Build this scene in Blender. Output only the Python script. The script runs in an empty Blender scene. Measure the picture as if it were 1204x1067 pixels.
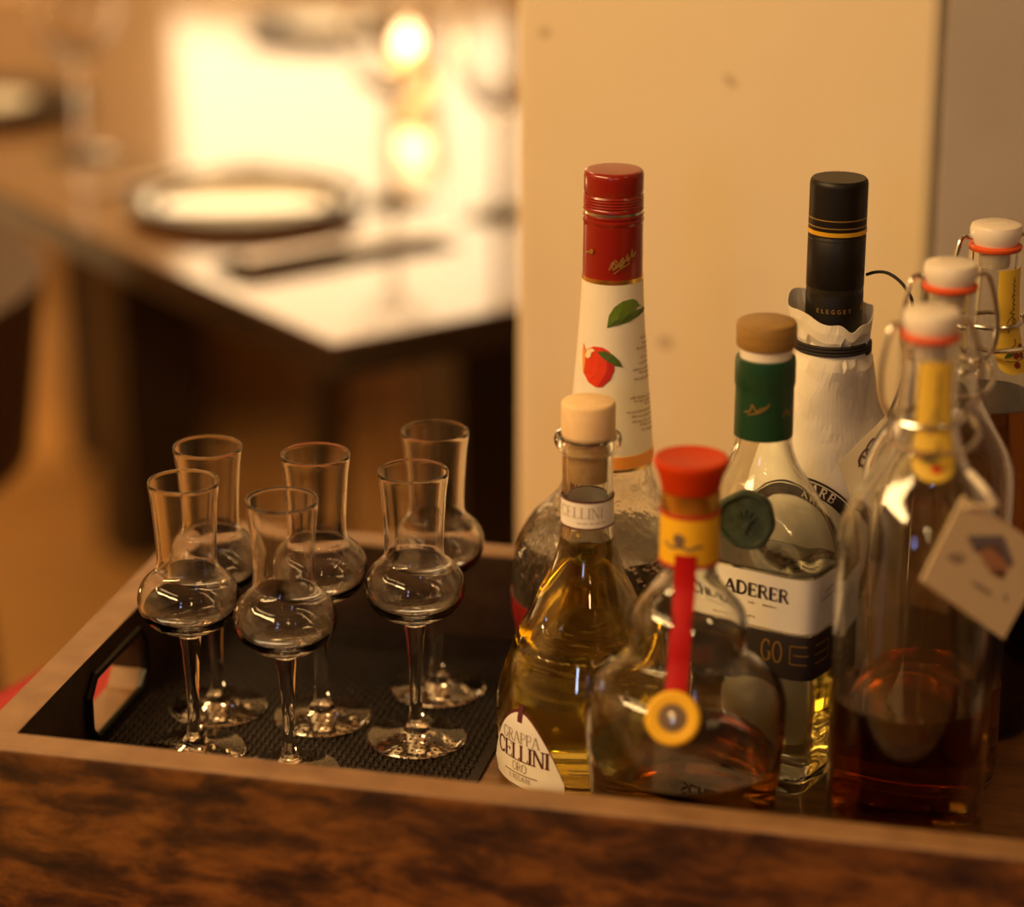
import bpy, bmesh, math, random
from mathutils import Vector, Matrix
from mathutils.geometry import tessellate_polygon

random.seed(7)
S = bpy.context.scene
COL = S.collection
PI = math.pi

# ------------------------------------------------------------------ camera
CH, TH, FPX = 0.546, math.radians(19.4), 3000.0      # height above the tray floor, pitch, focal length in px of the 1204 frame
cd = bpy.data.cameras.new('camera')
cam = bpy.data.objects.new('camera', cd)
COL.objects.link(cam)
cam.location = (0, 0, CH)
cam.rotation_euler = (PI / 2 - TH, 0, 0)
cd.sensor_fit = 'HORIZONTAL'
cd.sensor_width = 36.0
cd.lens = FPX / 1204 * 36
cd.dof.use_dof = True
cd.dof.focus_distance = 1.20
cd.dof.aperture_fstop = 2.75
S.camera = cam

# ------------------------------------------------------------------ light and exposure
S.view_settings.view_transform = 'Standard'
S.view_settings.look = 'None'
S.view_settings.gamma = 1.0
S.view_settings.use_curve_mapping = False
S.view_settings.exposure = 0.06
S.cycles.max_bounces = 24
S.cycles.transmission_bounces = 24
S.cycles.glossy_bounces = 6
S.cycles.diffuse_bounces = 4
S.cycles.transparent_max_bounces = 16
S.cycles.sample_clamp_indirect = 6.0
S.cycles.blur_glossy = 0.6

w = bpy.data.worlds.new('world')
S.world = w
w.use_nodes = True
w.node_tree.nodes['Background'].inputs[0].default_value = (1.0, 0.62, 0.32, 1)
w.node_tree.nodes['Background'].inputs[1].default_value = 0.02

WARM = (1.0, 0.62, 0.25)


def area(name, loc, target, size, power, color=WARM, size_y=None):
    l = bpy.data.lights.new(name, 'AREA')
    l.energy = power
    l.color = color
    l.size = size
    if size_y:
        l.shape = 'RECTANGLE'
        l.size_y = size_y
    else:
        l.shape = 'DISK'
    o = bpy.data.objects.new(name, l)
    COL.objects.link(o)
    o.location = loc
    d = Vector(target) - Vector(loc)
    o.rotation_euler = d.to_track_quat('-Z', 'Y').to_euler()
    return o


def bulb(name, loc, power, radius=0.03, color=WARM):
    l = bpy.data.lights.new(name, 'POINT')
    l.energy = power
    l.color = color
    l.shadow_soft_size = radius
    o = bpy.data.objects.new(name, l)
    COL.objects.link(o)
    o.location = loc
    return o


area('unseen_lamp', (-1.25, 0.35, 1.30), (0.0, 1.3, 0.1), 1.7, 39, WARM, 0.16)
area('unseen_lamp', (-0.9, 2.75, 1.70), (-0.7, 3.5, 0.0), 0.40, 32)  # unseen lamp, added to brighten the back wall behind the glasses
bulb('unseen_bulb', (0.25, -0.55, 1.05), 5, 0.035)
bulb('unseen_bulb', (0.30, -0.75, 0.80), 4, 0.035)
bulb('unseen_bulb', (1.2, 0.2, 1.40), 5, 0.04)
bulb('added_floor_light', (-1.55, 2.75, -0.20), 6, 0.08)  # made-up light out of view, brightens the floor under the table
bulb('unseen_bulb', (-0.15, 3.15, 1.15), 6, 0.06)  # unseen bulb added at the back for bright points in the glass bowls
area('added_wall_light', (-2.05, 1.2, 1.55), (-2.6, 1.2, 0.5), 0.9, 22, WARM, 0.15)  # added light on the left wall, for broad reflections and a brighter floor
area('window_light', (-0.75, -2.0, 0.95), (0, 1.1, 0.1), 0.20, 3.6, (0.42, 0.55, 1.0), 0.40)


# ------------------------------------------------------------------ pixel helpers (1204 x 1067 frame)
def ray(px, py):
    u, v = (px - 602) / FPX, (py - 533.5) / FPX
    c, s = math.cos(TH), math.sin(TH)
    return Vector((u, c - v * s, -s - v * c))


ORI = Vector((0, 0, CH))


def on_z(px, py, z):
    d = ray(px, py)
    return ORI + d * ((z - CH) / d.z)


def on_y(px, py, y):
    d = ray(px, py)
    return ORI + d * (y / d.y)


def on_plane(px, py, p0, n):
    d = ray(px, py)
    return ORI + d * ((Vector(p0) - ORI).dot(n) / d.dot(n))


# ------------------------------------------------------------------ materials
MATS = {}


def mat(name, color, rough=0.5, metal=0.0, trans=0.0, ior=1.5, spec=0.5, coat=0.0, emit=None, estr=0.0, sss=0.0):
    m = bpy.data.materials.new(name)
    m.use_nodes = True
    b = m.node_tree.nodes['Principled BSDF']
    b.inputs['Base Color'].default_value = (*color, 1)
    b.inputs['Roughness'].default_value = rough
    b.inputs['Metallic'].default_value = metal
    b.inputs['Transmission Weight'].default_value = trans
    b.inputs['IOR'].default_value = ior
    b.inputs['Specular IOR Level'].default_value = spec
    b.inputs['Coat Weight'].default_value = coat
    if emit:
        b.inputs['Emission Color'].default_value = (*emit, 1)
        b.inputs['Emission Strength'].default_value = estr
    if sss:
        b.inputs['Subsurface Weight'].default_value = sss
        b.inputs['Subsurface Radius'].default_value = (0.01, 0.006, 0.004)
    MATS[name] = m
    return m


def noise_color(m, stops, scale=(1, 1, 1), nscale=20, detail=6, rough=0.6, bump=0.0, bdist=0.001, dist=0.0, coord='Object'):
    """drive the base colour by noise through a ramp, with an optional bump from the same noise"""
    nt = m.node_tree
    b = nt.nodes['Principled BSDF']
    tc = nt.nodes.new('ShaderNodeTexCoord')
    mp = nt.nodes.new('ShaderNodeMapping')
    mp.inputs['Scale'].default_value = scale
    nz = nt.nodes.new('ShaderNodeTexNoise')
    nz.inputs['Scale'].default_value = nscale
    nz.inputs['Detail'].default_value = detail
    nz.inputs['Roughness'].default_value = rough
    nz.inputs['Distortion'].default_value = dist
    rp = nt.nodes.new('ShaderNodeValToRGB')
    e = rp.color_ramp.elements
    while len(e) < len(stops):
        e.new(0.5)
    for el, (p, c) in zip(e, stops):
        el.position = p
        el.color = (*c, 1)
    nt.links.new(tc.outputs[coord], mp.inputs[0])
    nt.links.new(mp.outputs[0], nz.inputs['Vector'])
    nt.links.new(nz.outputs['Fac'], rp.inputs[0])
    nt.links.new(rp.outputs[0], b.inputs['Base Color'])
    if bump:
        bp = nt.nodes.new('ShaderNodeBump')
        bp.inputs['Strength'].default_value = bump
        bp.inputs['Distance'].default_value = bdist
        nt.links.new(nz.outputs['Fac'], bp.inputs['Height'])
        nt.links.new(bp.outputs[0], b.inputs['Normal'])
    return m


def bump_only(m, nscale, strength, dist, kind='NOISE'):
    nt = m.node_tree
    b = nt.nodes['Principled BSDF']
    tc = nt.nodes.new('ShaderNodeTexCoord')
    if kind == 'VORONOI':
        nz = nt.nodes.new('ShaderNodeTexVoronoi')
        out = 'Distance'
    else:
        nz = nt.nodes.new('ShaderNodeTexNoise')
        out = 'Fac'
        nz.inputs['Detail'].default_value = 3
    nz.inputs['Scale'].default_value = nscale
    bp = nt.nodes.new('ShaderNodeBump')
    bp.inputs['Strength'].default_value = strength
    bp.inputs['Distance'].default_value = dist
    nt.links.new(tc.outputs['Object'], nz.inputs['Vector'])
    nt.links.new(nz.outputs[out], bp.inputs['Height'])
    nt.links.new(bp.outputs[0], b.inputs['Normal'])
    return m


# setting
noise_color(mat('cream_paint', (0.8, 0.7, 0.5), 0.55), [(0.3, (0.74, 0.63, 0.44)), (0.7, (0.80, 0.70, 0.50))], nscale=3, bump=0.15, bdist=0.002)
noise_color(mat('taupe_paint', (0.3, 0.27, 0.25), 0.6), [(0.3, (0.30, 0.265, 0.25)), (0.7, (0.35, 0.31, 0.29))], nscale=6, bump=0.2, bdist=0.001)
noise_color(mat('seam_filler', (0.16, 0.13, 0.11), 0.8), [(0.3, (0.13, 0.11, 0.09)), (0.7, (0.22, 0.19, 0.16))], nscale=40)
noise_color(mat('back_paint', (0.6, 0.5, 0.36), 0.7), [(0.3, (0.56, 0.44, 0.30)), (0.7, (0.62, 0.50, 0.35))], nscale=2)
noise_color(mat('dimmed_ceiling', (0.4, 0.3, 0.2), 0.8), [(0.3, (0.30, 0.22, 0.14)), (0.7, (0.34, 0.25, 0.16))], nscale=2)  # darkened in colour so that the glasses mirror a dim room
noise_color(mat('dim_room_brown', (0.08, 0.05, 0.03), 0.6), [(0.3, (0.06, 0.035, 0.018)), (0.7, (0.10, 0.06, 0.03))], (1, 1, 6), 5)  # dark colour stands in for a dim room, keeps glass reflections dark
noise_color(mat('floor_wood', (0.2, 0.1, 0.04), 0.45), [(0.3, (0.50, 0.27, 0.085)), (0.7, (0.62, 0.34, 0.11))], (1, 8, 1), 3, bump=0.1)
# tray
noise_color(mat('rustic_wood', (0.1, 0.04, 0.01), 0.55),
            [(0.36, (0.012, 0.005, 0.002)), (0.47, (0.055, 0.021, 0.004)), (0.58, (0.15, 0.058, 0.009)), (0.74, (0.26, 0.11, 0.02))],
            (0.7, 2.0, 1.9), 36, 8, 0.66, 0.4, 0.0010, 0.3)
noise_color(mat('worn_lit_edge_wood', (0.25, 0.16, 0.1), 0.55),
            [(0.3, (0.19, 0.095, 0.038)), (0.7, (0.30, 0.165, 0.075))], (1, 1, 1), 45, 5, 0.6, 0.2)  # paler tone mixes raw worn wood with light falling from above
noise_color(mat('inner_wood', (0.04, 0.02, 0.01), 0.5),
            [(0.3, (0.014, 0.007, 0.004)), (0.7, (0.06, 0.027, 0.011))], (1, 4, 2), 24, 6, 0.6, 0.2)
noise_color(mat('tray_floor_wood', (0.15, 0.07, 0.02), 0.5),
            [(0.3, (0.10, 0.042, 0.012)), (0.7, (0.24, 0.11, 0.03))], (1, 5, 1), 22, 6, 0.6, 0.2)
noise_color(mat('dark_rattan', (0.02, 0.012, 0.008), 0.6, spec=0.25), [(0.3, (0.006, 0.003, 0.002)), (0.7, (0.022, 0.011, 0.006))], nscale=120)
mat('black_metal', (0.012, 0.011, 0.010), 0.35, 0.6)
noise_color(mat('red_cloth', (0.5, 0.02, 0.02), 0.8), [(0.3, (0.34, 0.012, 0.012)), (0.7, (0.42, 0.022, 0.018))], nscale=200)
noise_color(mat('dark_wood', (0.02, 0.01, 0.005), 0.4), [(0.3, (0.014, 0.008, 0.005)), (0.7, (0.035, 0.018, 0.009))], (1, 1, 6), 10)
# glass and liquids
mat('clear_glass', (1, 1, 1), 0.0, trans=1.0, ior=1.5)
mat('bottle_glass', (0.98, 0.99, 0.97), 0.0, trans=1.0, ior=1.5)
mat('green_tint_glass', (0.972, 0.985, 0.945), 0.0, trans=1.0, ior=1.5)
bump_only(mat('crinkled_glass', (0.99, 0.99, 0.97), 0.02, trans=1.0, ior=1.5), 75, 0.7, 0.003, 'NOISE')
mat('clear_liquid', (1, 1, 1), 0.0, trans=1.0, ior=1.36)
mat('golden_liquid', (0.99, 0.82, 0.22), 0.0, trans=1.0, ior=1.36)
mat('amber_liquid', (0.75, 0.30, 0.045), 0.0, trans=1.0, ior=1.36)
mat('dark_brown_liquid', (0.17, 0.065, 0.02), 0.0, trans=1.0, ior=1.36)
mat('brown_liquid', (0.60, 0.31, 0.06), 0.0, trans=1.0, ior=1.36)
mat('cognac_liquid', (0.46, 0.20, 0.022), 0.0, trans=1.0, ior=1.36)
# prints, papers and closures
noise_color(mat('cream_paper', (0.85, 0.78, 0.62), 0.7), [(0.3, (0.80, 0.73, 0.60)), (0.7, (0.86, 0.80, 0.67))], nscale=60)
noise_color(mat('white_label', (0.85, 0.80, 0.72), 0.5), [(0.3, (0.83, 0.78, 0.70)), (0.7, (0.87, 0.82, 0.74))], nscale=80)
noise_color(mat('wrapping_paper', (0.85, 0.8, 0.7), 0.6), [(0.3, (0.78, 0.72, 0.60)), (0.7, (0.88, 0.83, 0.72))], nscale=50, bump=0.15)
noise_color(mat('kraft_card', (0.6, 0.5, 0.28), 0.7), [(0.3, (0.80, 0.66, 0.40)), (0.7, (0.86, 0.73, 0.47))], nscale=50)
mat('yellow_label', (0.80, 0.55, 0.06), 0.5)
mat('gold_label', (0.80, 0.47, 0.02), 0.45, spec=0.25)
mat('maroon_ink', (0.10, 0.015, 0.015), 0.6)
mat('grey_ink', (0.36, 0.26, 0.17), 0.6)
mat('dark_ink', (0.03, 0.02, 0.018), 0.6)
mat('faded_ink', (0.42, 0.33, 0.22), 0.7)
mat('sepia_ink', (0.16, 0.10, 0.06), 0.7)
mat('blue_grey_ink', (0.20, 0.17, 0.19), 0.7)
mat('brick_ink', (0.50, 0.25, 0.14), 0.7)
mat('leaf_green', (0.13, 0.22, 0.02), 0.5)
mat('leaf_dark', (0.07, 0.12, 0.015), 0.5)
mat('plum_red', (0.72, 0.05, 0.012), 0.4)
mat('plum_orange', (0.85, 0.33, 0.05), 0.4)
mat('plum_shade', (0.50, 0.02, 0.012), 0.4)
mat('highlight_print', (0.90, 0.70, 0.45), 0.5)
mat('berry_red', (0.25, 0.02, 0.02), 0.5)
mat('red_lacquer', (0.25, 0.011, 0.006), 0.25, coat=0.2)
mat('orange_red_plastic', (0.52, 0.040, 0.002), 0.4, spec=0.15)
mat('ribbon_red', (0.40, 0.004, 0.005), 0.6, spec=0.2)
mat('red_label', (0.45, 0.02, 0.015), 0.45)
mat('gold_foil', (0.85, 0.55, 0.13), 0.25, 1.0)
mat('silver_foil', (0.75, 0.70, 0.60), 0.25, 1.0)
mat('dull_gold', (0.42, 0.25, 0.07), 0.5, 0.4)
mat('gold_print', (0.40, 0.24, 0.06), 0.4, 0.5)
mat('matte_black', (0.007, 0.0055, 0.005), 0.42, spec=0.3)
mat('bright_gold', (0.80, 0.46, 0.03), 0.35, 0.35)
mat('black_band', (0.03, 0.026, 0.018), 0.25, 0.4)
mat('green_foil', (0.008, 0.055, 0.022), 0.35, 0.1)
noise_color(mat('green_wax', (0.03, 0.05, 0.03), 0.4), [(0.3, (0.025, 0.04, 0.025)), (0.7, (0.06, 0.085, 0.05))], nscale=180, bump=0.3)
noise_color(mat('pale_cork', (0.75, 0.5, 0.25), 0.75), [(0.3, (0.78, 0.56, 0.30)), (0.7, (0.86, 0.64, 0.37))], nscale=160, bump=0.2)
noise_color(mat('cork', (0.6, 0.4, 0.18), 0.8), [(0.3, (0.50, 0.32, 0.13)), (0.7, (0.66, 0.45, 0.20))], nscale=220, bump=0.3)
noise_color(mat('golden_wood', (0.45, 0.25, 0.07), 0.4), [(0.3, (0.26, 0.145, 0.035)), (0.7, (0.34, 0.20, 0.055))], (1, 1, 5), 90)
mat('porcelain', (0.82, 0.76, 0.66), 0.25, coat=0.3)
mat('orange_rubber', (0.72, 0.10, 0.02), 0.45)
mat('steel_wire', (0.62, 0.60, 0.57), 0.22, 1.0)
mat('black_cord', (0.010, 0.007, 0.006), 0.7)
mat('gasket_grey', (0.7, 0.62, 0.5), 0.5)
# dining table
noise_color(mat('polished_table', (0.12, 0.05, 0.02), 0.12, coat=0.0), [(0.3, (0.13, 0.06, 0.02)), (0.7, (0.20, 0.095, 0.034))], (1, 8, 1), 5)
mat('white_china', (0.85, 0.82, 0.76), 0.12, coat=0.5)
mat('dark_china', (0.035, 0.020, 0.012), 0.55, spec=0.25)
mat('dark_linen', (0.03, 0.022, 0.018), 0.9)
mat('cutlery_steel', (0.62, 0.55, 0.50), 0.33, 1.0)
mat('amber_glass', (1.0, 0.84, 0.62), 0.05, trans=1.0, ior=1.45)
mat('candle_wax', (0.9, 0.7, 0.4), 0.5, emit=(1.0, 0.55, 0.2), estr=3.0)  # emission puts the glow of the flame into the wax
mat('flame', (1, 0.8, 0.5), 0.5, emit=(1.0, 0.80, 0.52), estr=420)
mat('lamp_fabric', (0.9, 0.8, 0.6), 0.8, emit=(1.0, 0.73, 0.41), estr=4.2)
noise_color(mat('dark_leather', (0.05, 0.015, 0.01), 0.5), [(0.3, (0.030, 0.010, 0.007)), (0.7, (0.05, 0.017, 0.010))], nscale=40, bump=0.1)
M = MATS


# ------------------------------------------------------------------ mesh helpers
def mesh(name, verts, faces, material, parent=None, smooth=False, loc=None):
    me = bpy.data.meshes.new(name)
    me.from_pydata([tuple(v) for v in verts], [], faces)
    bm = bmesh.new()
    bm.from_mesh(me)
    bmesh.ops.recalc_face_normals(bm, faces=bm.faces)
    bm.to_mesh(me)
    bm.free()
    if smooth:
        me.polygons.foreach_set('use_smooth', [True] * len(me.polygons))
        try:
            me.set_sharp_from_angle(angle=math.radians(38))
        except Exception:
            pass
    mats = material if isinstance(material, (list, tuple)) else [material]
    for m_ in mats:
        me.materials.append(M[m_] if isinstance(m_, str) else m_)
    o = bpy.data.objects.new(name, me)
    COL.objects.link(o)
    if parent:
        o.parent = parent
    if loc:
        o.location = loc
    return o


def tag(o, label, cat, group=None):
    o['label'] = label
    o['category'] = cat
    if group:
        o['group'] = group
    return o


def thing(name, label, cat, loc, rz=0.0, group=None):
    o = bpy.data.objects.new(name, None)
    COL.objects.link(o)
    o.empty_display_size = 0.05
    o.location = loc
    o.rotation_euler = (0, 0, rz)
    return tag(o, label, cat, group)


def struct(o):
    o['kind'] = 'structure'
    return o


def clone(root):
    def rec(o, par):
        c = o.copy()
        COL.objects.link(c)
        c.parent = par
        for ch in [x for x in COL.objects if x.parent == o]:
            rec(ch, c)
        return c
    return rec(root, None)


def lathe_data(prof, n=64, closed=False, sect=None):
    """revolve (r,z) points; r<=0 ends become poles. sect(angle, r, z) -> radius, angle 0 = towards -y, + to +x"""
    verts, rings = [], []
    for r, z in prof:
        if r <= 1e-6:
            verts.append((0, 0, z))
            rings.append([len(verts) - 1])
        else:
            ring = []
            for i in range(n):
                a = 2 * PI * i / n
                rr = sect(a, r, z) if sect else r
                verts.append((rr * math.sin(a), -rr * math.cos(a), z))
                ring.append(len(verts) - 1)
            rings.append(ring)
    faces = []
    pairs = list(zip(rings, rings[1:]))
    if closed:
        pairs.append((rings[-1], rings[0]))
    for A, B in pairs:
        if len(A) == 1 and len(B) == 1:
            continue
        for i in range(n):
            j = (i + 1) % n
            if len(A) == 1:
                faces.append((A[0], B[j], B[i]))
            elif len(B) == 1:
                faces.append((A[i], A[j], B[0]))
            else:
                faces.append((A[i], A[j], B[j], B[i]))
    return verts, faces


def lathe(name, prof, material, parent=None, n=64, closed=False, sect=None, smooth=True, loc=None):
    v, f = lathe_data(prof, n, closed, sect)
    return mesh(name, v, f, material, parent, smooth, loc)


def interp(pts):
    """monotone piecewise (z -> r) with a gentle smoothing"""
    pts = sorted(pts, key=lambda p: p[0])

    def f(z):
        if z <= pts[0][0]:
            return pts[0][1]
        if z >= pts[-1][0]:
            return pts[-1][1]
        for k in range(len(pts) - 1):
            z0, r0 = pts[k]
            z1, r1 = pts[k + 1]
            if z0 <= z <= z1:
                # Catmull-Rom in z
                zm, rm = pts[k - 1] if k > 0 else (2 * z0 - z1, r0)
                zp, rp = pts[k + 2] if k + 2 < len(pts) else (2 * z1 - z0, r1)
                m0 = (r1 - rm) / max(z1 - zm, 1e-6)
                m1 = (rp - r0) / max(zp - z0, 1e-6)
                if (r1 - r0) * (r0 - rm) <= 0:
                    m0 = 0
                if (rp - r1) * (r1 - r0) <= 0:
                    m1 = 0
                h = z1 - z0
                t = (z - z0) / h
                return ((2 * t**3 - 3 * t**2 + 1) * r0 + (t**3 - 2 * t**2 + t) * h * m0
                        + (-2 * t**3 + 3 * t**2) * r1 + (t**3 - t**2) * h * m1)
    return f


def shell_profile(rf, ztop, wall, zbase=0.0, foot=0.006, steps=40, lip=None):
    """closed (r,z) loop of a bottle: outer wall up, lip, inner wall down, with a thick base and a punt"""
    out = []
    r0 = rf(zbase + 0.004)
    out += [(0, zbase + 0.004), (r0 * 0.72, zbase + 0.001), (r0 * 0.86, zbase), (r0 * 0.95, zbase + 0.0008), (r0 * 0.99, zbase + 0.0028)]
    for i in range(steps + 1):
        z = zbase + 0.005 + (ztop - zbase - 0.005) * i / steps
        out.append((rf(z), z))
    inn = []
    zi0 = zbase + foot
    for i in range(steps + 1):
        z = ztop - (ztop - zi0 - 0.004) * i / steps
        inn.append((rf(z) - wall, z))
    ri = rf(zi0 + 0.004) - wall
    inn += [(ri * 0.93, zi0 + 0.0014), (ri * 0.75, zi0), (0, zi0 + 0.002)]
    return out + inn


def liquid_profile(rf, wall, level, zbase=0.0, foot=0.006, over=0.0003, steps=28):
    zi0 = zbase + foot - over
    rr = lambda z: rf(z) - wall + over
    ri = rr(zi0 + 0.004)
    p = [(0, zi0 + 0.002), (ri * 0.75, zi0), (ri * 0.93, zi0 + 0.0014)]
    for i in range(steps + 1):
        z = zi0 + 0.004 + (level - zi0 - 0.004) * i / steps
        p.append((rr(z), z))
    p.append((0, level))
    return p


def box_data(c, s):
    x, y, z = c
    a, b, h = s[0] / 2, s[1] / 2, s[2] / 2
    v = [(x + i * a, y + j * b, z + k * h) for k in (-1, 1) for j in (-1, 1) for i in (-1, 1)]
    f = [(0, 2, 3, 1), (4, 5, 7, 6), (0, 1, 5, 4), (2, 6, 7, 3), (0, 4, 6, 2), (1, 3, 7, 5)]
    return v, f


def box(name, c, s, material, parent=None, bevel=0.0, top_material=None):
    v, f = box_data(c, s)
    o = mesh(name, v, f, [material] + ([top_material] if top_material else []), parent)
    me = o.data
    if bevel:
        bm = bmesh.new()
        bm.from_mesh(me)
        bmesh.ops.bevel(bm, geom=bm.edges[:], offset=bevel, segments=3, affect='EDGES', profile=0.5)
        bm.to_mesh(me)
        bm.free()
    if top_material:
        for p in me.polygons:
            if p.normal.z > 0.5:
                p.material_index = 1
    return o


def prism(name, poly, z0, z1, material, parent=None, bevel=0.0):
    n = len(poly)
    v = [(x, y, z0) for x, y in poly] + [(x, y, z1) for x, y in poly]
    f = [tuple(range(n - 1, -1, -1)), tuple(range(n, 2 * n))] + [(i, (i + 1) % n, n + (i + 1) % n, n + i) for i in range(n)]
    o = mesh(name, v, f, material, parent)
    if bevel:
        bm = bmesh.new()
        bm.from_mesh(o.data)
        bmesh.ops.bevel(bm, geom=bm.edges[:], offset=bevel, segments=2, affect='EDGES', profile=0.5)
        bm.to_mesh(o.data)
        bm.free()
    return o


def tube_data(pts, r, n=10, closed=False):
    pts = [Vector(p) for p in pts]
    m = len(pts)
    verts, faces = [], []
    up = None
    for i, p in enumerate(pts):
        if closed:
            t = (pts[(i + 1) % m] - pts[i - 1]).normalized()
        else:
            t = (pts[min(i + 1, m - 1)] - pts[max(i - 1, 0)]).normalized()
        if up is None:
            up = t.orthogonal().normalized()
        else:
            up = (up - t * up.dot(t))
            up = up.normalized() if up.length > 1e-6 else t.orthogonal().normalized()
        sd = t.cross(up)
        rr = r[i] if isinstance(r, (list, tuple)) else r
        for k in range(n):
            a = 2 * PI * k / n
            verts.append(p + (up * math.cos(a) + sd * math.sin(a)) * rr)
    for i in range(m if closed else m - 1):
        j = (i + 1) % m
        for k in range(n):
            l = (k + 1) % n
            faces.append((i * n + k, i * n + l, j * n + l, j * n + k))
    if not closed:
        faces += [tuple(range(n - 1, -1, -1)), tuple((m - 1) * n + k for k in range(n))]
    return verts, faces


def tube(name, pts, r, material, parent=None, n=10, closed=False):
    v, f = tube_data(pts, r, n, closed)
    return mesh(name, v, f, material, parent, True)


def smooth_path(pts, k=8):
    pts = [Vector(p) for p in pts]
    out = []
    for i in range(len(pts) - 1):
        p0 = pts[max(i - 1, 0)]
        p1, p2 = pts[i], pts[i + 1]
        p3 = pts[min(i + 2, len(pts) - 1)]
        for j in range(k):
            t = j / k
            out.append(0.5 * ((2 * p1) + (p2 - p0) * t + (2 * p0 - 5 * p1 + 4 * p2 - p3) * t * t + (3 * p1 - p0 - 3 * p2 + p3) * t**3))
    out.append(pts[-1])
    return out


def ring_pts(r, z, n=48, c=(0, 0)):
    return [(c[0] + r * math.cos(2 * PI * i / n), c[1] + r * math.sin(2 * PI * i / n), z) for i in range(n)]


# surfaces that prints are laid on: (s, t) in metres -> point; s to the right, t up
def on_lathe(rf, az0, z0, off):
    rm = rf(z0)

    def f(s, t, extra=0.0):
        z = z0 + t
        r = rf(z) + off + extra
        a = az0 + s / rm
        return (r * math.sin(a), -r * math.cos(a), z)
    return f


def flat(origin, ex, ey, off=0.0):
    origin, ex, ey = Vector(origin), Vector(ex).normalized(), Vector(ey).normalized()
    nz = ex.cross(ey)

    def f(s, t, extra=0.0):
        return origin + ex * s + ey * t + nz * (off + extra)
    return f


def patch(name, surf, s0, s1, t0, t1, material, parent, ns=24, nt=10, th=0.0004, top=None, bot=None):
    """thin sheet with thickness on a surface; top(s)/bot(s) shape its edges"""
    verts, faces = [], []
    for layer in (0, 1):
        for i in range(ns + 1):
            s = s0 + (s1 - s0) * i / ns
            a = bot(s) if bot else t0
            b = top(s) if top else t1
            for j in range(nt + 1):
                verts.append(surf(s, a + (b - a) * j / nt, th * layer))
    L = (ns + 1) * (nt + 1)
    ix = lambda l, i, j: l * L + i * (nt + 1) + j
    for i in range(ns):
        for j in range(nt):
            faces.append((ix(1, i, j), ix(1, i + 1, j), ix(1, i + 1, j + 1), ix(1, i, j + 1)))
            faces.append((ix(0, i, j), ix(0, i, j + 1), ix(0, i + 1, j + 1), ix(0, i + 1, j)))
    for i in range(ns):
        faces.append((ix(0, i, 0), ix(0, i + 1, 0), ix(1, i + 1, 0), ix(1, i, 0)))
        faces.append((ix(0, i, nt), ix(1, i, nt), ix(1, i + 1, nt), ix(0, i + 1, nt)))
    for j in range(nt):
        faces.append((ix(0, 0, j), ix(1, 0, j), ix(1, 0, j + 1), ix(0, 0, j + 1)))
        faces.append((ix(0, ns, j), ix(0, ns, j + 1), ix(1, ns, j + 1), ix(1, ns, j)))
    return mesh(name, verts, faces, material, parent, True)


def blob(name, surf, poly, material, parent, extra=0.0):
    """flat printed shape: a fan of a 2D polygon"""
    cx = sum(p[0] for p in poly) / len(poly)
    cy = sum(p[1] for p in poly) / len(poly)
    verts = [surf(cx, cy, extra)]
    mid = [surf((p[0] + cx) / 2, (p[1] + cy) / 2, extra) for p in poly]
    out = [surf(p[0], p[1], extra) for p in poly]
    n = len(poly)
    verts += mid + out
    faces = []
    for i in range(n):
        j = (i + 1) % n
        faces.append((0, 1 + i, 1 + j))
        faces.append((1 + i, 1 + n + i, 1 + n + j, 1 + j))
    return mesh(name, verts, faces, material, parent)


def ellipse(cx, cy, a, b, rot=0.0, n=24):
    c, s = math.cos(rot), math.sin(rot)
    return [(cx + a * math.cos(2 * PI * i / n) * c - b * math.sin(2 * PI * i / n) * s,
             cy + a * math.cos(2 * PI * i / n) * s + b * math.sin(2 * PI * i / n) * c) for i in range(n)]


def leaf(cx, cy, L, W, rot, n=12):
    p = []
    for i in range(n + 1):
        t = i / n
        p.append((L * (t - 0.5), W * math.sin(PI * t) ** 0.8 * (1.15 - 0.5 * t)))
    for i in range(n - 1, 0, -1):
        t = i / n
        p.append((L * (t - 0.5), -W * 0.75 * math.sin(PI * t)))
    c, s = math.cos(rot), math.sin(rot)
    return [(cx + x * c - y * s, cy + x * s + y * c) for x, y in p]


# ------------------------------------------------------------------ a small serif stroke alphabet (unit height)
def arc(cx, cy, rx, ry, a0, a1, n=12):
    return [(cx + rx * math.cos(math.radians(a0 + (a1 - a0) * i / n)), cy + ry * math.sin(math.radians(a0 + (a1 - a0) * i / n))) for i in range(n + 1)]


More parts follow.
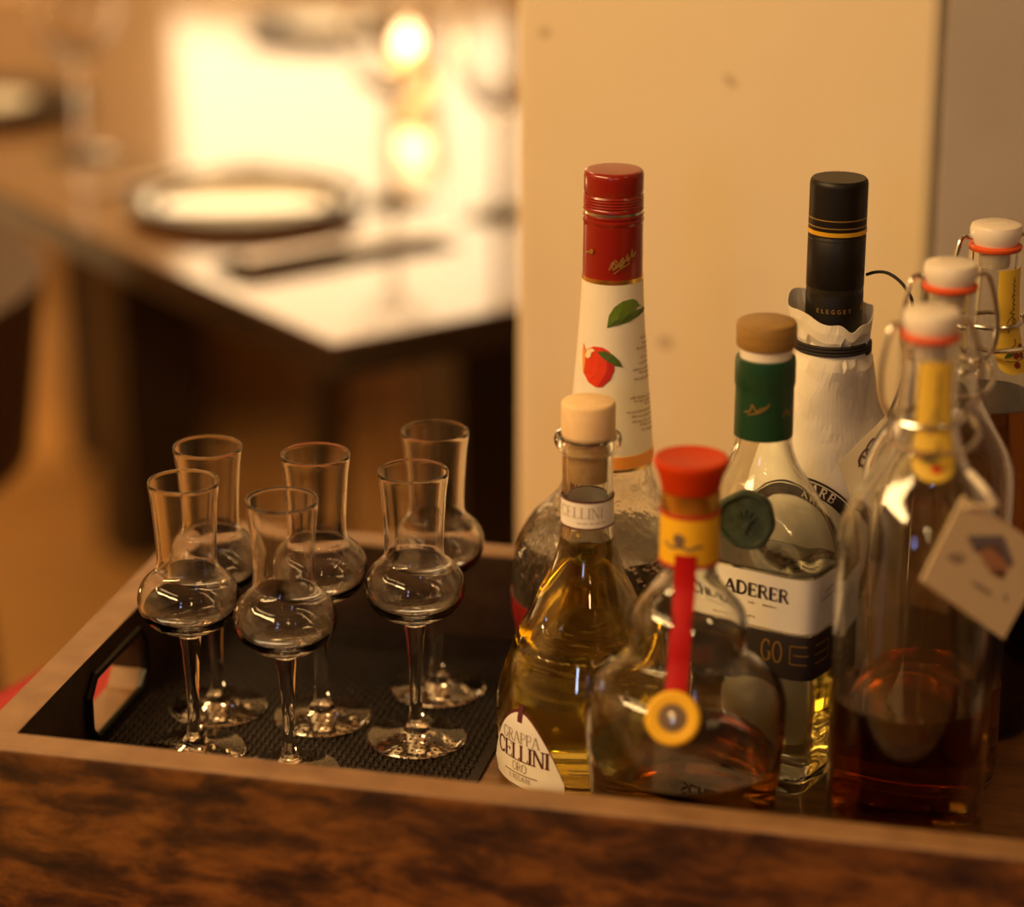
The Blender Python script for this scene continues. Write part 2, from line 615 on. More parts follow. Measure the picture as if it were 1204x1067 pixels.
def glyph(c):
    """strokes [(points, weight)], advance; weight 1 = stem, .45 = hairline, 0.4 serif"""
    T, H, F = 1.0, 0.5, 0.45
    def sv(x, y, w=0.13):
        return ([(x - w, y), (x + w, y)], F)
    if c == 'A':
        return [([(0.06, 0), (0.40, 1)], H), ([(0.40, 1), (0.74, 0)], T), ([(0.20, 0.36), (0.60, 0.36)], F), sv(0.06, 0.02), sv(0.74, 0.02)], 0.84
    if c == 'B':
        return [([(0.12, 0), (0.12, 1)], T), ([(0.12, 0.98), (0.36, 0.98)] + arc(0.36, 0.75, 0.2, 0.23, 90, -90) + [(0.12, 0.52)], H),
                ([(0.12, 0.52), (0.38, 0.52)] + arc(0.38, 0.27, 0.24, 0.25, 90, -90) + [(0.12, 0.02)], H), sv(0.08, 0.02, .08), sv(0.08, 0.98, .08)], 0.74
    if c == 'C':
        return [(arc(0.42, 0.5, 0.34, 0.48, 48, 312, 18), 0.8), ([(0.66, 0.72), (0.66, 0.98)], F), ([(0.66, 0.04), (0.66, 0.24)], F)], 0.78
    if c == 'D':
        return [([(0.12, 0), (0.12, 1)], T), ([(0.12, 0.98), (0.32, 0.98)] + arc(0.32, 0.5, 0.36, 0.48, 90, -90, 14) + [(0.12, 0.02)], 0.7), sv(0.08, 0.02, .08), sv(0.08, 0.98, .08)], 0.80
    if c == 'E':
        return [([(0.12, 0), (0.12, 1)], T), ([(0.04, 0.98), (0.58, 0.98), (0.58, 0.80)], F), ([(0.12, 0.52), (0.46, 0.52)], F), ([(0.04, 0.02), (0.60, 0.02), (0.60, 0.22)], F), ([(0.46, .42), (.46, .62)], F)], 0.68
    if c == 'G':
        return [(arc(0.42, 0.5, 0.34, 0.48, 48, 318, 18), 0.8), ([(0.68, 0.10), (0.68, 0.44)], T), sv(0.64, 0.44), ([(0.64, 0.74), (0.64, 0.98)], F)], 0.84
    if c == 'H':
        return [([(0.12, 0), (0.12, 1)], T), ([(0.62, 0), (0.62, 1)], T), ([(0.12, 0.52), (0.62, 0.52)], F), sv(0.12, .02), sv(0.12, .98), sv(.62, .02), sv(.62, .98)], 0.76
    if c == 'I':
        return [([(0.14, 0), (0.14, 1)], T), sv(0.14, 0.02), sv(0.14, 0.98)], 0.32
    if c == 'L':
        return [([(0.12, 0), (0.12, 1)], T), ([(0.02, 0.02), (0.56, 0.02), (0.58, 0.22)], H), sv(0.12, 0.98)], 0.62
    if c == 'N':
        return [([(0.10, 0), (0.10, 1)], H), ([(0.10, 1), (0.64, 0)], T), ([(0.64, 0), (0.64, 1)], H), sv(0.08, 0.02), sv(0.05, 0.98, .1), sv(0.64, 0.98)], 0.78
    if c == 'O':
        return [(arc(0.42, 0.5, 0.34, 0.48, 0, 360, 28), 0.8)], 0.86
    if c == 'P':
        return [([(0.12, 0), (0.12, 1)], T), ([(0.12, 0.98), (0.36, 0.98)] + arc(0.36, 0.73, 0.22, 0.25, 90, -90) + [(0.12, 0.48)], H), sv(0.12, 0.02), sv(0.08, 0.98, .08)], 0.66
    if c == 'R':
        return [([(0.12, 0), (0.12, 1)], T), ([(0.12, 0.98), (0.36, 0.98)] + arc(0.36, 0.75, 0.21, 0.23, 90, -90) + [(0.12, 0.52)], 0.6),
                ([(0.36, 0.52), (0.66, 0.02)], 0.8), sv(0.12, 0.02), sv(0.08, 0.98, .08), sv(0.68, 0.02, .08)], 0.76
    if c == 'S':
        return [(arc(0.32, 0.75, 0.22, 0.23, 30, 250, 12) + arc(0.32, 0.26, 0.24, 0.24, 80, -150, 14), 0.8)], 0.64
    if c == 'T':
        return [([(0.34, 0), (0.34, 1)], T), ([(0.04, 0.80), (0.04, 0.98), (0.64, 0.98), (0.64, 0.80)], F), sv(0.34, 0.02)], 0.70
    if c == '1':
        return [([(0.06, 0.8), (0.18, 0.98), (0.18, 0)], 0.8), sv(0.18, 0.02)], 0.38
    return [], 0.4


def lettering(name, text, surf, h, material, parent, weight=0.14, xs=1.0, gap=0.06, center=True, extra=0.0006, path=None):
    """text laid on a surface; path(s, t) may bend it first"""
    gl, x = [], 0.0
    for ch in text:
        st, adv = glyph(ch)
        gl.append((x, st))
        x += (adv + gap) if ch != ' ' else 0.35
    W = x * h * xs
    x0 = -W / 2 if center else 0.0
    verts, faces = [], []
    for gx, st in gl:
        for pts, wt in st:
            hw = weight * wt * h / 2
            q = [Vector(((p[0] + gx) * h * xs + x0, p[1] * h)) for p in pts]
            # subdivide long strokes so that they follow the surface
            fine = [q[0]]
            for a, b in zip(q, q[1:]):
                k = max(1, int((b - a).length / 0.004))
                fine += [a + (b - a) * (i / k) for i in range(1, k + 1)]
            base = len(verts)
            for i, p in enumerate(fine):
                d = fine[min(i + 1, len(fine) - 1)] - fine[max(i - 1, 0)]
                if d.length < 1e-9:
                    d = Vector((1, 0))
                d.normalize()
                nrm = Vector((-d.y, d.x))
                for sg in (-1, 1):
                    e = p + nrm * hw * sg
                    s, t = (path(e.x, e.y) if path else (e.x, e.y))
                    verts.append(surf(s, t, extra))
            for i in range(len(fine) - 1):
                b = base + 2 * i
                faces.append((b, b + 2, b + 3, b + 1))
    return mesh(name, verts, faces, material, parent)


def scribble(name, surf, strokes, wdt, material, parent, extra=0.0006):
    """handwriting-like strokes (metres) laid on a surface"""
    verts, faces = [], []
    for pts in strokes:
        path = smooth_path([Vector((p[0], p[1], 0)) for p in pts], 5)
        base = len(verts)
        for i, p in enumerate(path):
            d = path[min(i + 1, len(path) - 1)] - path[max(i - 1, 0)]
            d = d.normalized() if d.length > 1e-9 else Vector((1, 0, 0))
            for sg in (-1, 1):
                verts.append(surf(p.x - d.y * wdt / 2 * sg, p.y + d.x * wdt / 2 * sg, extra))
        for i in range(len(path) - 1):
            b = base + 2 * i
            faces.append((b, b + 2, b + 3, b + 1))
    return mesh(name, verts, faces, material, parent)


def text_lines(name, surf, rows, material, parent, h=0.0009, extra=0.0006):
    """lines of print too small to read: short word-long bars with ragged tops; rows = [(s0, s1, t, slope)]"""
    rnd = random.Random(3)
    verts, faces = [], []
    for s0, s1, t, sl in rows:
        s = s0
        while s < s1 - 0.0006:
            L = min(rnd.uniform(0.0012, 0.0034), s1 - s)
            k = 0.0
            while k < L - 0.0002:
                hh = h * rnd.uniform(0.6, 1.05)
                ww = 0.00042
                b = len(verts)
                for (a, c) in ((0, 0), (ww, 0), (ww, hh), (0, hh)):
                    verts.append(surf(s + k + a, t + (s + k - s0) * sl + c, extra))
                faces.append((b, b + 1, b + 2, b + 3))
                k += 0.00062
            s += L + 0.0007
    return mesh(name, verts, faces, material, parent)


# ================================================================== the setting
FZ, CZ = -0.72, 1.75
YB = 3.78


def slab(name, c, s, m):
    return struct(box(name, c, s, m))


slab('floor', (-0.5, 0.8, FZ - 0.05), (4.6, 6.4, 0.1), 'floor_wood')
slab('ceiling', (-0.5, 0.8, CZ + 0.05), (4.6, 6.4, 0.1), 'dimmed_ceiling')
slab('wall_back', (-0.5, YB + 0.05, (FZ + CZ) / 2), (4.6, 0.1, CZ - FZ), 'back_paint')
slab('wall_left', (-2.65, 0.8, (FZ + CZ) / 2), (0.1, 6.2, CZ - FZ), 'back_paint')
slab('wall_front', (-0.5, -2.25, (FZ + CZ) / 2), (4.6, 0.1, CZ - FZ), 'dim_room_brown')
slab('wall_side', (1.70, 0.8, (FZ + CZ) / 2), (0.1, 6.2, CZ - FZ), 'dim_room_brown')

noise_color(mat('wall_shade_brown', (0.4, 0.25, 0.1), 0.55), [(0.3, (0.48, 0.28, 0.10)), (0.7, (0.56, 0.33, 0.13))], (1, 1, 5), 6)  # brown puts the shade under the table into the wall colour
slab('wall_shade_sheet', (-0.5, YB - 0.009, (FZ - 0.06) / 2), (4.2, 0.018, -0.06 - FZ), 'wall_shade_brown')  # added sheet that darkens the low part of the back wall

WD = Vector((0.928, -0.371, 0)).normalized()         # along the cream wall, rightwards
WN = Vector((0.371, 0.928, 0)).normalized()          # into the wall
WA = on_y(605, 300, 1.50)
WA.z = 0
_s = on_plane(1100, 160, WA, WN)
WB = Vector((_s.x, _s.y, 0))
p = [WA, WB, WB + WN * 0.22, WA + WN * 0.22]
o = prism('wall_center', [(q.x, q.y) for q in p], FZ, CZ, 'cream_paint', bevel=0.006)
struct(o)
p = [WB + WD * 0.004 - WN * 0.006, WB + WD * 1.50 - WN * 0.006, WB + WD * 1.50 + WN * 0.2, WB + WD * 0.004 + WN * 0.2]
struct(prism('wall_right', [(q.x, q.y) for q in p], FZ, CZ, 'taupe_paint', bevel=0.002))
p = [WB + WD * 0.0004 - WN * 0.0035, WB + WD * 0.0036 - WN * 0.0035, WB + WD * 0.0036 + WN * 0.1, WB + WD * 0.0004 + WN * 0.1]
struct(prism('trim_1', [(q.x, q.y) for q in p], FZ, CZ, 'seam_filler'))

# small stains on the cream wall
for i, (px, py, a, b) in enumerate(((782, 403, 0.0050, 0.0042), (640, 38, 0.0035, 0.0030), (858, 95, 0.0022, 0.0050))):
    c = on_plane(px, py, WA - WN * 0.0004, WN)
    st = blob('wall_stain', flat(c, WD, (0, 0, 1)), ellipse(0, 0, a, b, 0.4 * i), mat('stain_%d' % i, (0.52, 0.42, 0.28), 0.7), o)

# ================================================================== dining table in the background
TA = Vector((0.817, 0.577, 0)).normalized()
TB = Vector((-0.577, 0.817, 0)).normalized()
TC = on_z(392, 404, 0.0)
TRZ = math.atan2(TA.y, TA.x)


def tb(a, b, z=0.0):
    q = TC + TA * a + TB * b
    return Vector((q.x, q.y, z))


t = thing('dining_table', 'long polished brown dining table laid for a meal, behind the glasses', 'table', (TC.x, TC.y, FZ), TRZ)
box('table_top', (0.475, 0.80, 0.72 - 0.0015), (0.95, 1.60, 0.003), 'polished_table', t, 0.001)
box('table_core', (0.475, 0.80, 0.72 - 0.0165), (0.95, 1.60, 0.027), 'dark_wood', t, 0.003)
box('pedestal', (0.53, 0.58, (0.72 - 0.035) / 2), (0.12, 0.09, 0.72 - 0.035), 'dark_wood', t, 0.004)
box('post', (0.57, 0.97, (0.72 - 0.035) / 2), (0.035, 0.035, 0.72 - 0.035), 'dark_wood', t, 0.003)
box('pedestal', (0.53, 1.36, (0.72 - 0.035) / 2), (0.12, 0.09, 0.72 - 0.035), 'dark_wood', t, 0.004)

o = box('cabinet_body', (0, 0, 0.36), (0.19, 0.20, 0.68), 'dark_wood', None, 0.004)
c = thing('slim_cabinet', 'slim near-black cabinet standing at the back wall beyond the table', 'cabinet', (-0.555, YB - 0.14, FZ))
o.parent = c
box('plinth', (0, 0, 0.01), (0.17, 0.18, 0.02), 'dark_wood', c)
d = box('door', (0, -0.104, 0.36), (0.17, 0.008, 0.62), 'dark_wood', c, 0.002)
tube('handle', [(0.06, -0.112, 0.33), (0.06, -0.118, 0.34), (0.06, -0.118, 0.40), (0.06, -0.112, 0.41)], 0.003, 'black_metal', d)

# the glowing wall lamp that the table top mirrors
c = thing('wall_lamp', 'wide glowing fabric wall lamp above the table end', 'lamp', (-0.25, YB, 0.10))
box('back_plate', (0, -0.008, 0.24), (0.30, 0.016, 0.30), 'black_metal', c)
v, f = [], []
n = 18
for zz in (0.0, 0.50):
    for rad in (1.0, 0.985):
        for i in range(n + 1):
            a = PI * i / n
            v.append((-0.25 * rad * math.cos(a), -0.016 - 0.12 * rad * math.sin(a), zz))
k = n + 1
for i in range(n):
    f += [(i, i + 1, 2 * k + i + 1, 2 * k + i), (k + i, 3 * k + i, 3 * k + i + 1, k + i + 1),
          (i, k + i, k + i + 1, i + 1), (2 * k + i, 2 * k + i + 1, 3 * k + i + 1, 3 * k + i)]
f += [(0, 2 * k, 3 * k, k), (n, k + n, 3 * k + n, 2 * k + n)]
mesh('lamp_shade', v, f, 'lamp_fabric', c, True)

# chairs
def chair(name, label, loc, rz):
    r = thing(name, label, 'chair', loc, rz)
    box('seat', (0.0, 0, 0.42), (0.38, 0.42, 0.07), 'dark_leather', r, 0.02)
    # curved low backrest at local -x
    v, f = [], []
    n, m_ = 14, 6
    for side in (0, 1):
        for i in range(n + 1):
            a = (i / n - 0.5) * 1.5
            for j in range(m_ + 1):
                z = 0.580 + 0.150 * j / m_
                rr = 0.315 + 0.045 * side + 0.02 * j / m_
                v.append((0.10 - rr * math.cos(a), rr * 0.86 * math.sin(a), z))
    L = (n + 1) * (m_ + 1)
    ix = lambda s, i, j: s * L + i * (m_ + 1) + j
    for i in range(n):
        for j in range(m_):
            f += [(ix(0, i, j), ix(0, i + 1, j), ix(0, i + 1, j + 1), ix(0, i, j + 1)), (ix(1, i, j), ix(1, i, j + 1), ix(1, i + 1, j + 1), ix(1, i + 1, j))]
        f += [(ix(0, i, 0), ix(1, i, 0), ix(1, i + 1, 0), ix(0, i + 1, 0)), (ix(0, i, m_), ix(0, i + 1, m_), ix(1, i + 1, m_), ix(1, i, m_))]
    for j in range(m_):
        f += [(ix(0, 0, j), ix(0, 0, j + 1), ix(1, 0, j + 1), ix(1, 0, j)), (ix(0, n, j), ix(1, n, j), ix(1, n, j + 1), ix(0, n, j + 1))]
    mesh('backrest', v, f, 'dark_leather', r, True)
    for sx in (-1, 1):
        for sy in (-1, 1):
            top = 0.39 if sx > 0 else 0.62
            tube('leg', [(sx * 0.19 - (0.02 if sx < 0 else 0), sy * 0.19, 0), (sx * 0.18, sy * 0.18, 0.39), (sx * 0.18 - (0.02 if sx < 0 else 0), sy * 0.18, top)][:3 if sx < 0 else 2],
                 0.016, 'dark_wood', r, 8)
    return r


chair('dining_chair', 'dark leather chair with a low curved back, beside the laid table', (-0.650, 1.93, FZ), PI + 0.12)

# place settings
def plate(name, label, loc, r0, r1):
    e = thing(name, label, 'plate', loc, 0, 'plates on the dining table')
    lathe('rim', [(0, 0.001), (r0 * 0.6, 0.0), (r0 * 0.66, 0.003), (r0, 0.012), (r0 * 1.0, 0.0135), (r0 * 0.70, 0.0065), (r0 * 0.64, 0.003), (0, 0.003)], 'dark_china', e, 48)
    lathe('well', [(0, 0.0032), (r1, 0.0036), (r1 * 1.08, 0.0095), (r1 * 1.10, 0.0105), (r1 * 1.04, 0.0095), (r1 * 0.96, 0.0052), (0, 0.0048)], 'white_china', e, 48)
    return e


pc = on_z(287, 238, 0.006)
plate('dinner_plate', 'plate with a wide dark rim and a white well beside the knife', (pc.x, pc.y, 0.0), 0.104, 0.080)
pc2 = on_z(383, 30, 0.006)
plate('dinner_plate', 'dark plate at the far side of the table beyond the candle', (pc2.x, pc2.y, 0.0), 0.10, 0.050)
pc3 = on_z(-5, 122, 0.006)
plate('dinner_plate', 'dark-rimmed plate further along the table edge', (pc3.x, pc3.y, 0.0), 0.10, 0.035)

# knife, fork, napkin
ka, kb = on_z(290, 312, 0.006), on_z(452, 280, 0.006)
n1, n2 = on_z(300, 327, 0.0), on_z(455, 292, 0.0)
c = thing('napkin', 'folded dark linen napkin under the knife', 'napkin', (n1.x, n1.y, 0.0), TRZ)
box('fold', (0.085, 0.020, 0.0012), (0.20, 0.055, 0.0024), 'dark_linen', c, 0.0008)
box('fold', (0.082, 0.021, 0.0036), (0.19, 0.050, 0.0024), 'dark_linen', c, 0.0008)


def sheet(name, outline, z0, z1, material, parent, bevel=0.0):
    return prism(name, outline, z0, z1, material, parent, bevel)


c = thing('table_knife', 'steel table knife lying on the dark napkin', 'knife', (ka.x, ka.y, 0.0050), TRZ)
sheet('handle', [(0, -0.006), (0.004, -0.008), (0.09, -0.006), (0.09, 0.006), (0.004, 0.008), (0, 0.006)], 0.0, 0.007, 'cutlery_steel', c, 0.002)
sheet('blade', [(0.088, -0.005), (0.10, -0.009), (0.19, -0.010), (0.205, -0.004), (0.21, 0.005), (0.20, 0.006), (0.088, 0.005)], 0.002, 0.004, 'cutlery_steel', c)
fa = on_z(112, 232, 0.002)
c = thing('table_fork', 'steel table fork on the bare wood beside the plate', 'fork', (fa.x - 0.02, fa.y + 0.02, 0.0), TRZ)
sheet('handle', [(0, -0.008), (0.01, -0.010), (0.10, -0.003), (0.13, -0.003), (0.13, 0.003), (0.10, 0.003), (0.01, 0.010), (0, 0.008)], 0.0, 0.004, 'cutlery_steel', c, 0.001)
sheet('head', [(0.128, -0.004), (0.14, -0.012), (0.15, -0.0125), (0.15, 0.0125), (0.14, 0.012), (0.128, 0.004)], 0.001, 0.004, 'cutlery_steel', c)
for k in range(4):
    yy = -0.0105 + 0.007 * k
    sheet('tine', [(0.149, yy - 0.0018), (0.195, yy - 0.001), (0.195, yy + 0.001), (0.149, yy + 0.0018)], 0.0015, 0.004, 'cutlery_steel', c)


def wine_glass(label, loc, k=1.0):
    e = thing('wine_glass', label, 'glass', loc, 0, 'wine glasses on the dining table')
    lathe('foot', [(0, 0.0), (0.036 * k, 0.0), (0.037 * k, 0.001), (0.036 * k, 0.002), (0.012 * k, 0.004), (0.005, 0.009), (0, 0.009)], 'clear_glass', e, 40)
    lathe('stem', [(0, 0.0088), (0.0048, 0.0088), (0.0036, 0.03), (0.0036, 0.075), (0.006, 0.092), (0, 0.092)], 'clear_glass', e, 20)
    o1 = [(0.0, 0.0915), (0.012, 0.094), (0.030 * k, 0.108), (0.041 * k, 0.135), (0.041 * k, 0.16), (0.033 * k, 0.205)]
    i1 = [(0.0318 * k, 0.205), (0.0398 * k, 0.16), (0.0398 * k, 0.135), (0.029 * k, 0.110), (0.010, 0.097), (0, 0.096)]
    lathe('bowl', o1 + i1, 'clear_glass', e, 48)
    return e


q = on_z(462, 236, 0)
wine_glass('empty stemmed wine glass at the knife tip, before the candle', (q.x, q.y, 0))
q = on_z(97, 182, 0)
wine_glass('empty stemmed wine glass near the table edge, beyond the fork', (q.x, q.y, 0))
q = on_z(585, 252, 0)
wine_glass('empty stemmed wine glass close to the cream wall corner', (q.x, q.y, 0), 0.9)

# candle in the middle of the table, mirrored by the polish
q = on_y(484, 47, 2.70)
c = thing('candle_holder', 'small amber glass holder with a burning candle on the table', 'candle', (q.x, q.y, 0))
lathe('cup', [(0, 0.0), (0.026, 0.0), (0.028, 0.003), (0.034, 0.088), (0.033, 0.089), (0.0315, 0.088), (0.0258, 0.006), (0, 0.005)], 'amber_glass', c, 40)
lathe('candle', [(0, 0.0056), (0.021, 0.0056), (0.021, 0.036), (0.018, 0.037), (0, 0.0355)], 'candle_wax', c, 32)
tube('wick', [(0, 0, 0.034), (0, 0, 0.043)], 0.0008, 'dark_ink', c, 6)
lathe('flame', [(0, 0.040), (0.008, 0.044), (0.0165, 0.053), (0.0150, 0.063), (0.007, 0.073), (0, 0.078)], 'flame', c, 20)

# ================================================================== side table with the red cloth that carries the tray
PU = Vector((0.51, 0.86, 0)).normalized()
PN = Vector((0.86, -0.51, 0)).normalized()
TZ = -0.040                                            # underside of the tray
q = on_z(0, 817, TZ) + PU * 0.25                        # back left corner of the cloth
RZ = math.atan2(PN.y, PN.x)
t = thing('side_table', 'dark wooden side table hidden below the red cloth and the tray', 'table', (q.x, q.y, FZ), RZ)
_cs = []
for a_, b_ in ((-0.017, -0.017), (0.547, -0.017), (0.547, 0.275), (-0.017, 0.275)):
    w_ = Vector((-0.2225, 1.0384, 0)) + Vector((math.cos(math.radians(13.2)), -math.sin(math.radians(13.2)), 0)) * a_ + Vector((math.sin(math.radians(13.2)), math.cos(math.radians(13.2)), 0)) * b_
    _cs.append(((w_ - q).dot(PN), (w_ - q).dot(PU)))
SX, SY = max(c_[0] for c_ in _cs), -min(c_[1] for c_ in _cs)   # reach of the tray from the back left corner of the cloth
hh = TZ - 0.003 - FZ
box('table_top', (SX / 2, -SY / 2, hh - 0.0125), (SX, SY, 0.025), 'dark_wood', t, 0.002)
for sx in (0.05, SX - 0.05):
    for sy in (-SY + 0.05, -0.05):
        box('leg', (sx, sy, (hh - 0.0255) / 2), (0.04, 0.04, hh - 0.0255), 'dark_wood', t, 0.003)
v, f = [], []
X0, X1, Y0, Y1 = 0.0, SX + 0.012, -SY - 0.012, 0.0
# a cloth: flat sheet with a short hanging hem
c = thing('table_cloth', 'plain red cloth under the wooden tray', 'tablecloth', (q.x, q.y, TZ - 0.003), RZ)
box('sheet', ((X0 + X1) / 2, (Y0 + Y1) / 2, 0.0015), (X1 - X0, Y1 - Y0, 0.003), 'red_cloth', c, 0.001)
for k, (cx, cy, sx, sy) in enumerate((((X0 + X1) / 2, Y0 - 0.0018, X1 - X0, 0.003), (X0 - 0.0018, (Y0 + Y1) / 2, 0.003, Y1 - Y0), ((X0 + X1) / 2, Y1 + 0.0018, X1 - X0, 0.003), (X1 + 0.0018, (Y0 + Y1) / 2, 0.003, Y1 - Y0))):
    n = 40
    vv, ff = [], []
    for i in range(n + 1):
        u_ = i / n - 0.5
        for (j, zz) in enumerate((0.002, -0.02, -0.05, -0.09)):
            amp = 0.004 * j * (1 + math.sin(i * 1.1 + k)) * 0.5
            for off in (0.0, 0.002):
                if sx > sy:
                    sg = -1 if k == 0 else 1
                    vv.append((cx + u_ * sx, cy + sg * (amp + off), zz))
                else:
                    sg = -1 if k == 1 else 1
                    vv.append((cx + sg * (amp + off), cy + u_ * sy, zz))
    for i in range(n):
        for j in range(3):
            b0, b1 = i * 8 + j * 2, (i + 1) * 8 + j * 2
            ff += [(b0, b1, b1 + 2, b0 + 2), (b0 + 1, b0 + 3, b1 + 3, b1 + 1)]
        ff += [(i * 8, i * 8 + 1, i * 8 + 9, i * 8 + 8), (i * 8 + 6, i * 8 + 14, i * 8 + 15, i * 8 + 7)]
    for i in (0, n):
        for j in range(3):
            b0 = i * 8 + j * 2
            ff.append((b0, b0 + 1, b0 + 3, b0 + 2))
    mesh('hem', vv, ff, 'red_cloth', c, True)

# ================================================================== the tray
AT = math.radians(13.2)
UU = Vector((math.cos(AT), -math.sin(AT), 0))
VV = Vector((math.sin(AT), math.cos(AT), 0))
TO = Vector((-0.2225, 1.0384, 0))                      # inner front left corner
TW, TD, WT, RIM = 0.53, 0.2575, 0.017, 0.048
tray = thing('serving_tray', 'rustic brown wooden serving tray with cut-out side handles', 'tray', (TO.x, TO.y, 0), -AT)


def tray_local(q):
    q = Vector(q) - TO
    return Vector((q.dot(UU), q.dot(VV), q.z))


hz = (RIM + TZ) / 2
o = box('front_panel', (TW / 2, -WT / 2, hz), (TW + 2 * WT, WT, RIM - TZ), 'rustic_wood', tray, 0.0022, 'worn_lit_edge_wood')
o = box('back_panel', (TW / 2, TD + WT / 2, hz), (TW + 2 * WT, WT, RIM - TZ), 'inner_wood', tray, 0.0022, 'worn_lit_edge_wood')
box('floor_panel', (TW / 2, TD / 2, -0.006), (TW - 0.0004, TD - 0.0004, 0.012), 'tray_floor_wood', tray)


def side_panel(x0, x1, inner_right):
    """side board with an elongated octagonal handle hole"""
    cy, cz, hw, hv, ch = TDC, HZ0, HL, HV, 0.008
    hole = [(cy - hw + ch, cz - hv), (cy + hw - ch, cz - hv), (cy + hw, cz - hv + ch), (cy + hw, cz + hv - ch),
            (cy + hw - ch, cz + hv), (cy - hw + ch, cz + hv), (cy - hw, cz + hv - ch), (cy - hw, cz - hv + ch)]
    outer = [(0.0002, TZ), (TD - 0.0002, TZ), (TD - 0.0002, RIM - 0.001), (0.0002, RIM - 0.001)]
    pl = [[Vector((a, b, 0)) for a, b in outer], [Vector((a, b, 0)) for a, b in hole]]
    tris = tessellate_polygon(pl)
    pts = outer + hole
    n = len(pts)
    v = [(x0, a, b) for a, b in pts] + [(x1, a, b) for a, b in pts]
    f = [tuple(t_) for t_ in tris] + [tuple(n + i for i in reversed(t_)) for t_ in tris]
    for i in range(4):
        f.append((i, (i + 1) % 4, n + (i + 1) % 4, n + i))
    for i in range(8):
        a, b = 4 + i, 4 + (i + 1) % 8
        f.append((a, n + a, n + b, b))
    o = mesh('side_panel', v, f, ['inner_wood', 'worn_lit_edge_wood'], tray)
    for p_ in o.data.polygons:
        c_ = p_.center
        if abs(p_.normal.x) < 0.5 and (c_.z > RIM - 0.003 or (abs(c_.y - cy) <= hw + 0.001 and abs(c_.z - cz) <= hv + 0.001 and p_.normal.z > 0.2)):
            p_.material_index = 1  # upward faces of the hole take the lit edge colour too
    # raised black metal frame around the hole, on the inner face
    xi = x1 if inner_right else x0
    sg = 1 if inner_right else -1
    fr = [(xi + sg * 0.0012, a, b) for a, b in hole]
    tube('handle_frame', fr, 0.0024, 'black_metal', o, 8, True)
    return o


h1 = tray_local(on_plane(104, 868, TO, UU))
h2 = tray_local(on_plane(108, 793, TO, UU))
h3 = tray_local(on_plane(166, 736, TO, UU))
TDC, HL = (h1.y + h3.y) / 2, (h3.y - h1.y) / 2
HZ0, HV = 0.020, 0.0165
side_panel(-WT, 0.0, True)
side_panel(TW, TW + WT, False)

# woven mat on the left part of the tray floor
mat_w = 0.190
wm = thing('woven_mat', 'dark woven mat lining the tray floor under the glasses', 'mat', (TO.x, TO.y, 0.0), -AT)
box('sheet', (mat_w / 2 + 0.001, TD / 2, 0.0008), (mat_w, TD - 0.004, 0.0012), 'dark_rattan', wm)
v, f = [], []
st = 0.0034
ni, nj = int(mat_w / st) - 1, int((TD - 0.006) / st)
for i in range(ni):
    for j in range(nj):
        cx, cy = 0.004 + i * st, 0.004 + j * st
        horiz = (i + j) % 2 == 0
        a, b_ = (st * 0.62, st * 0.30) if horiz else (st * 0.30, st * 0.62)
        k = len(v)
        h0 = 0.0024
        v += [(cx - a, cy - b_, 0.001), (cx + a, cy - b_, 0.001), (cx + a, cy + b_, 0.001), (cx - a, cy + b_, 0.001)]
        s_ = 0.55
        v += [(cx - a * s_, cy - b_ * s_, h0), (cx + a * s_, cy - b_ * s_, h0), (cx + a * s_, cy + b_ * s_, h0), (cx - a * s_, cy + b_ * s_, h0)]
        f += [(k + 4, k + 5, k + 6, k + 7), (k, k + 1, k + 5, k + 4), (k + 1, k + 2, k + 6, k + 5), (k + 2, k + 3, k + 7, k + 6), (k + 3, k, k + 4, k + 7)]
o = mesh('weave', v, f, 'dark_rattan', wm)
o['kind'] = 'stuff'
MATZ = 0.0024

# ================================================================== the six tulip glasses
def tulip_glass(label, loc):
    e = thing('tulip_glass', label, 'glass', loc, 0, 'tulip glasses on the tray')
    lathe('foot', [(0, 0.0), (0.0232, 0.0), (0.0243, 0.0007), (0.0236, 0.0016), (0.014, 0.0030), (0.0065, 0.0052), (0.0046, 0.0085), (0, 0.0085)], 'clear_glass', e, 48)
    lathe('stem', [(0, 0.0083), (0.0045, 0.0083), (0.0033, 0.014), (0.0029, 0.022), (0.0032, 0.036), (0.0042, 0.052), (0.0054, 0.0610), (0, 0.0610)], 'clear_glass', e, 28)
    outer = [(0.0, 0.0606), (0.0056, 0.0608), (0.0082, 0.0634), (0.0150, 0.0660), (0.0204, 0.0702), (0.0233, 0.0752), (0.0241, 0.0800),
             (0.0233, 0.0848), (0.0209, 0.0892), (0.0176, 0.0924), (0.0152, 0.0946), (0.0143, 0.0972), (0.0141, 0.1010), (0.0143, 0.1080), (0.0149, 0.1180), (0.0157, 0.1285), (0.0168, 0.1380)]
    rim = [(0.01665, 0.1387), (0.0160, 0.1387)]
    inner = [(0.0158, 0.1380), (0.0147, 0.1285), (0.0139, 0.1180), (0.0133, 0.1080), (0.0131, 0.1010), (0.0134, 0.0974), (0.0143, 0.0950), (0.0168, 0.0928), (0.0200, 0.0896), (0.0223, 0.0850), (0.0229, 0.0806),
             (0.0222, 0.0761), (0.0192, 0.0719), (0.0134, 0.0686), (0.0050, 0.0675), (0, 0.0673)]
    fo = interp([(z, r) for r, z in outer[1:]])
    fi = interp([(z, r) for r, z in inner[:-1]])
    po = [outer[0], outer[1]] + [(fo(0.0610 + (0.138 - 0.0610) * i / 48), 0.0610 + (0.138 - 0.0610) * i / 48) for i in range(49)]
    pi_ = [(fi(0.138 - (0.138 - 0.0675) * i / 44), 0.138 - (0.138 - 0.0675) * i / 44) for i in range(45)] + [inner[-1]]
    lathe('bowl', po + rim + pi_, 'clear_glass', e, 72)
    return e


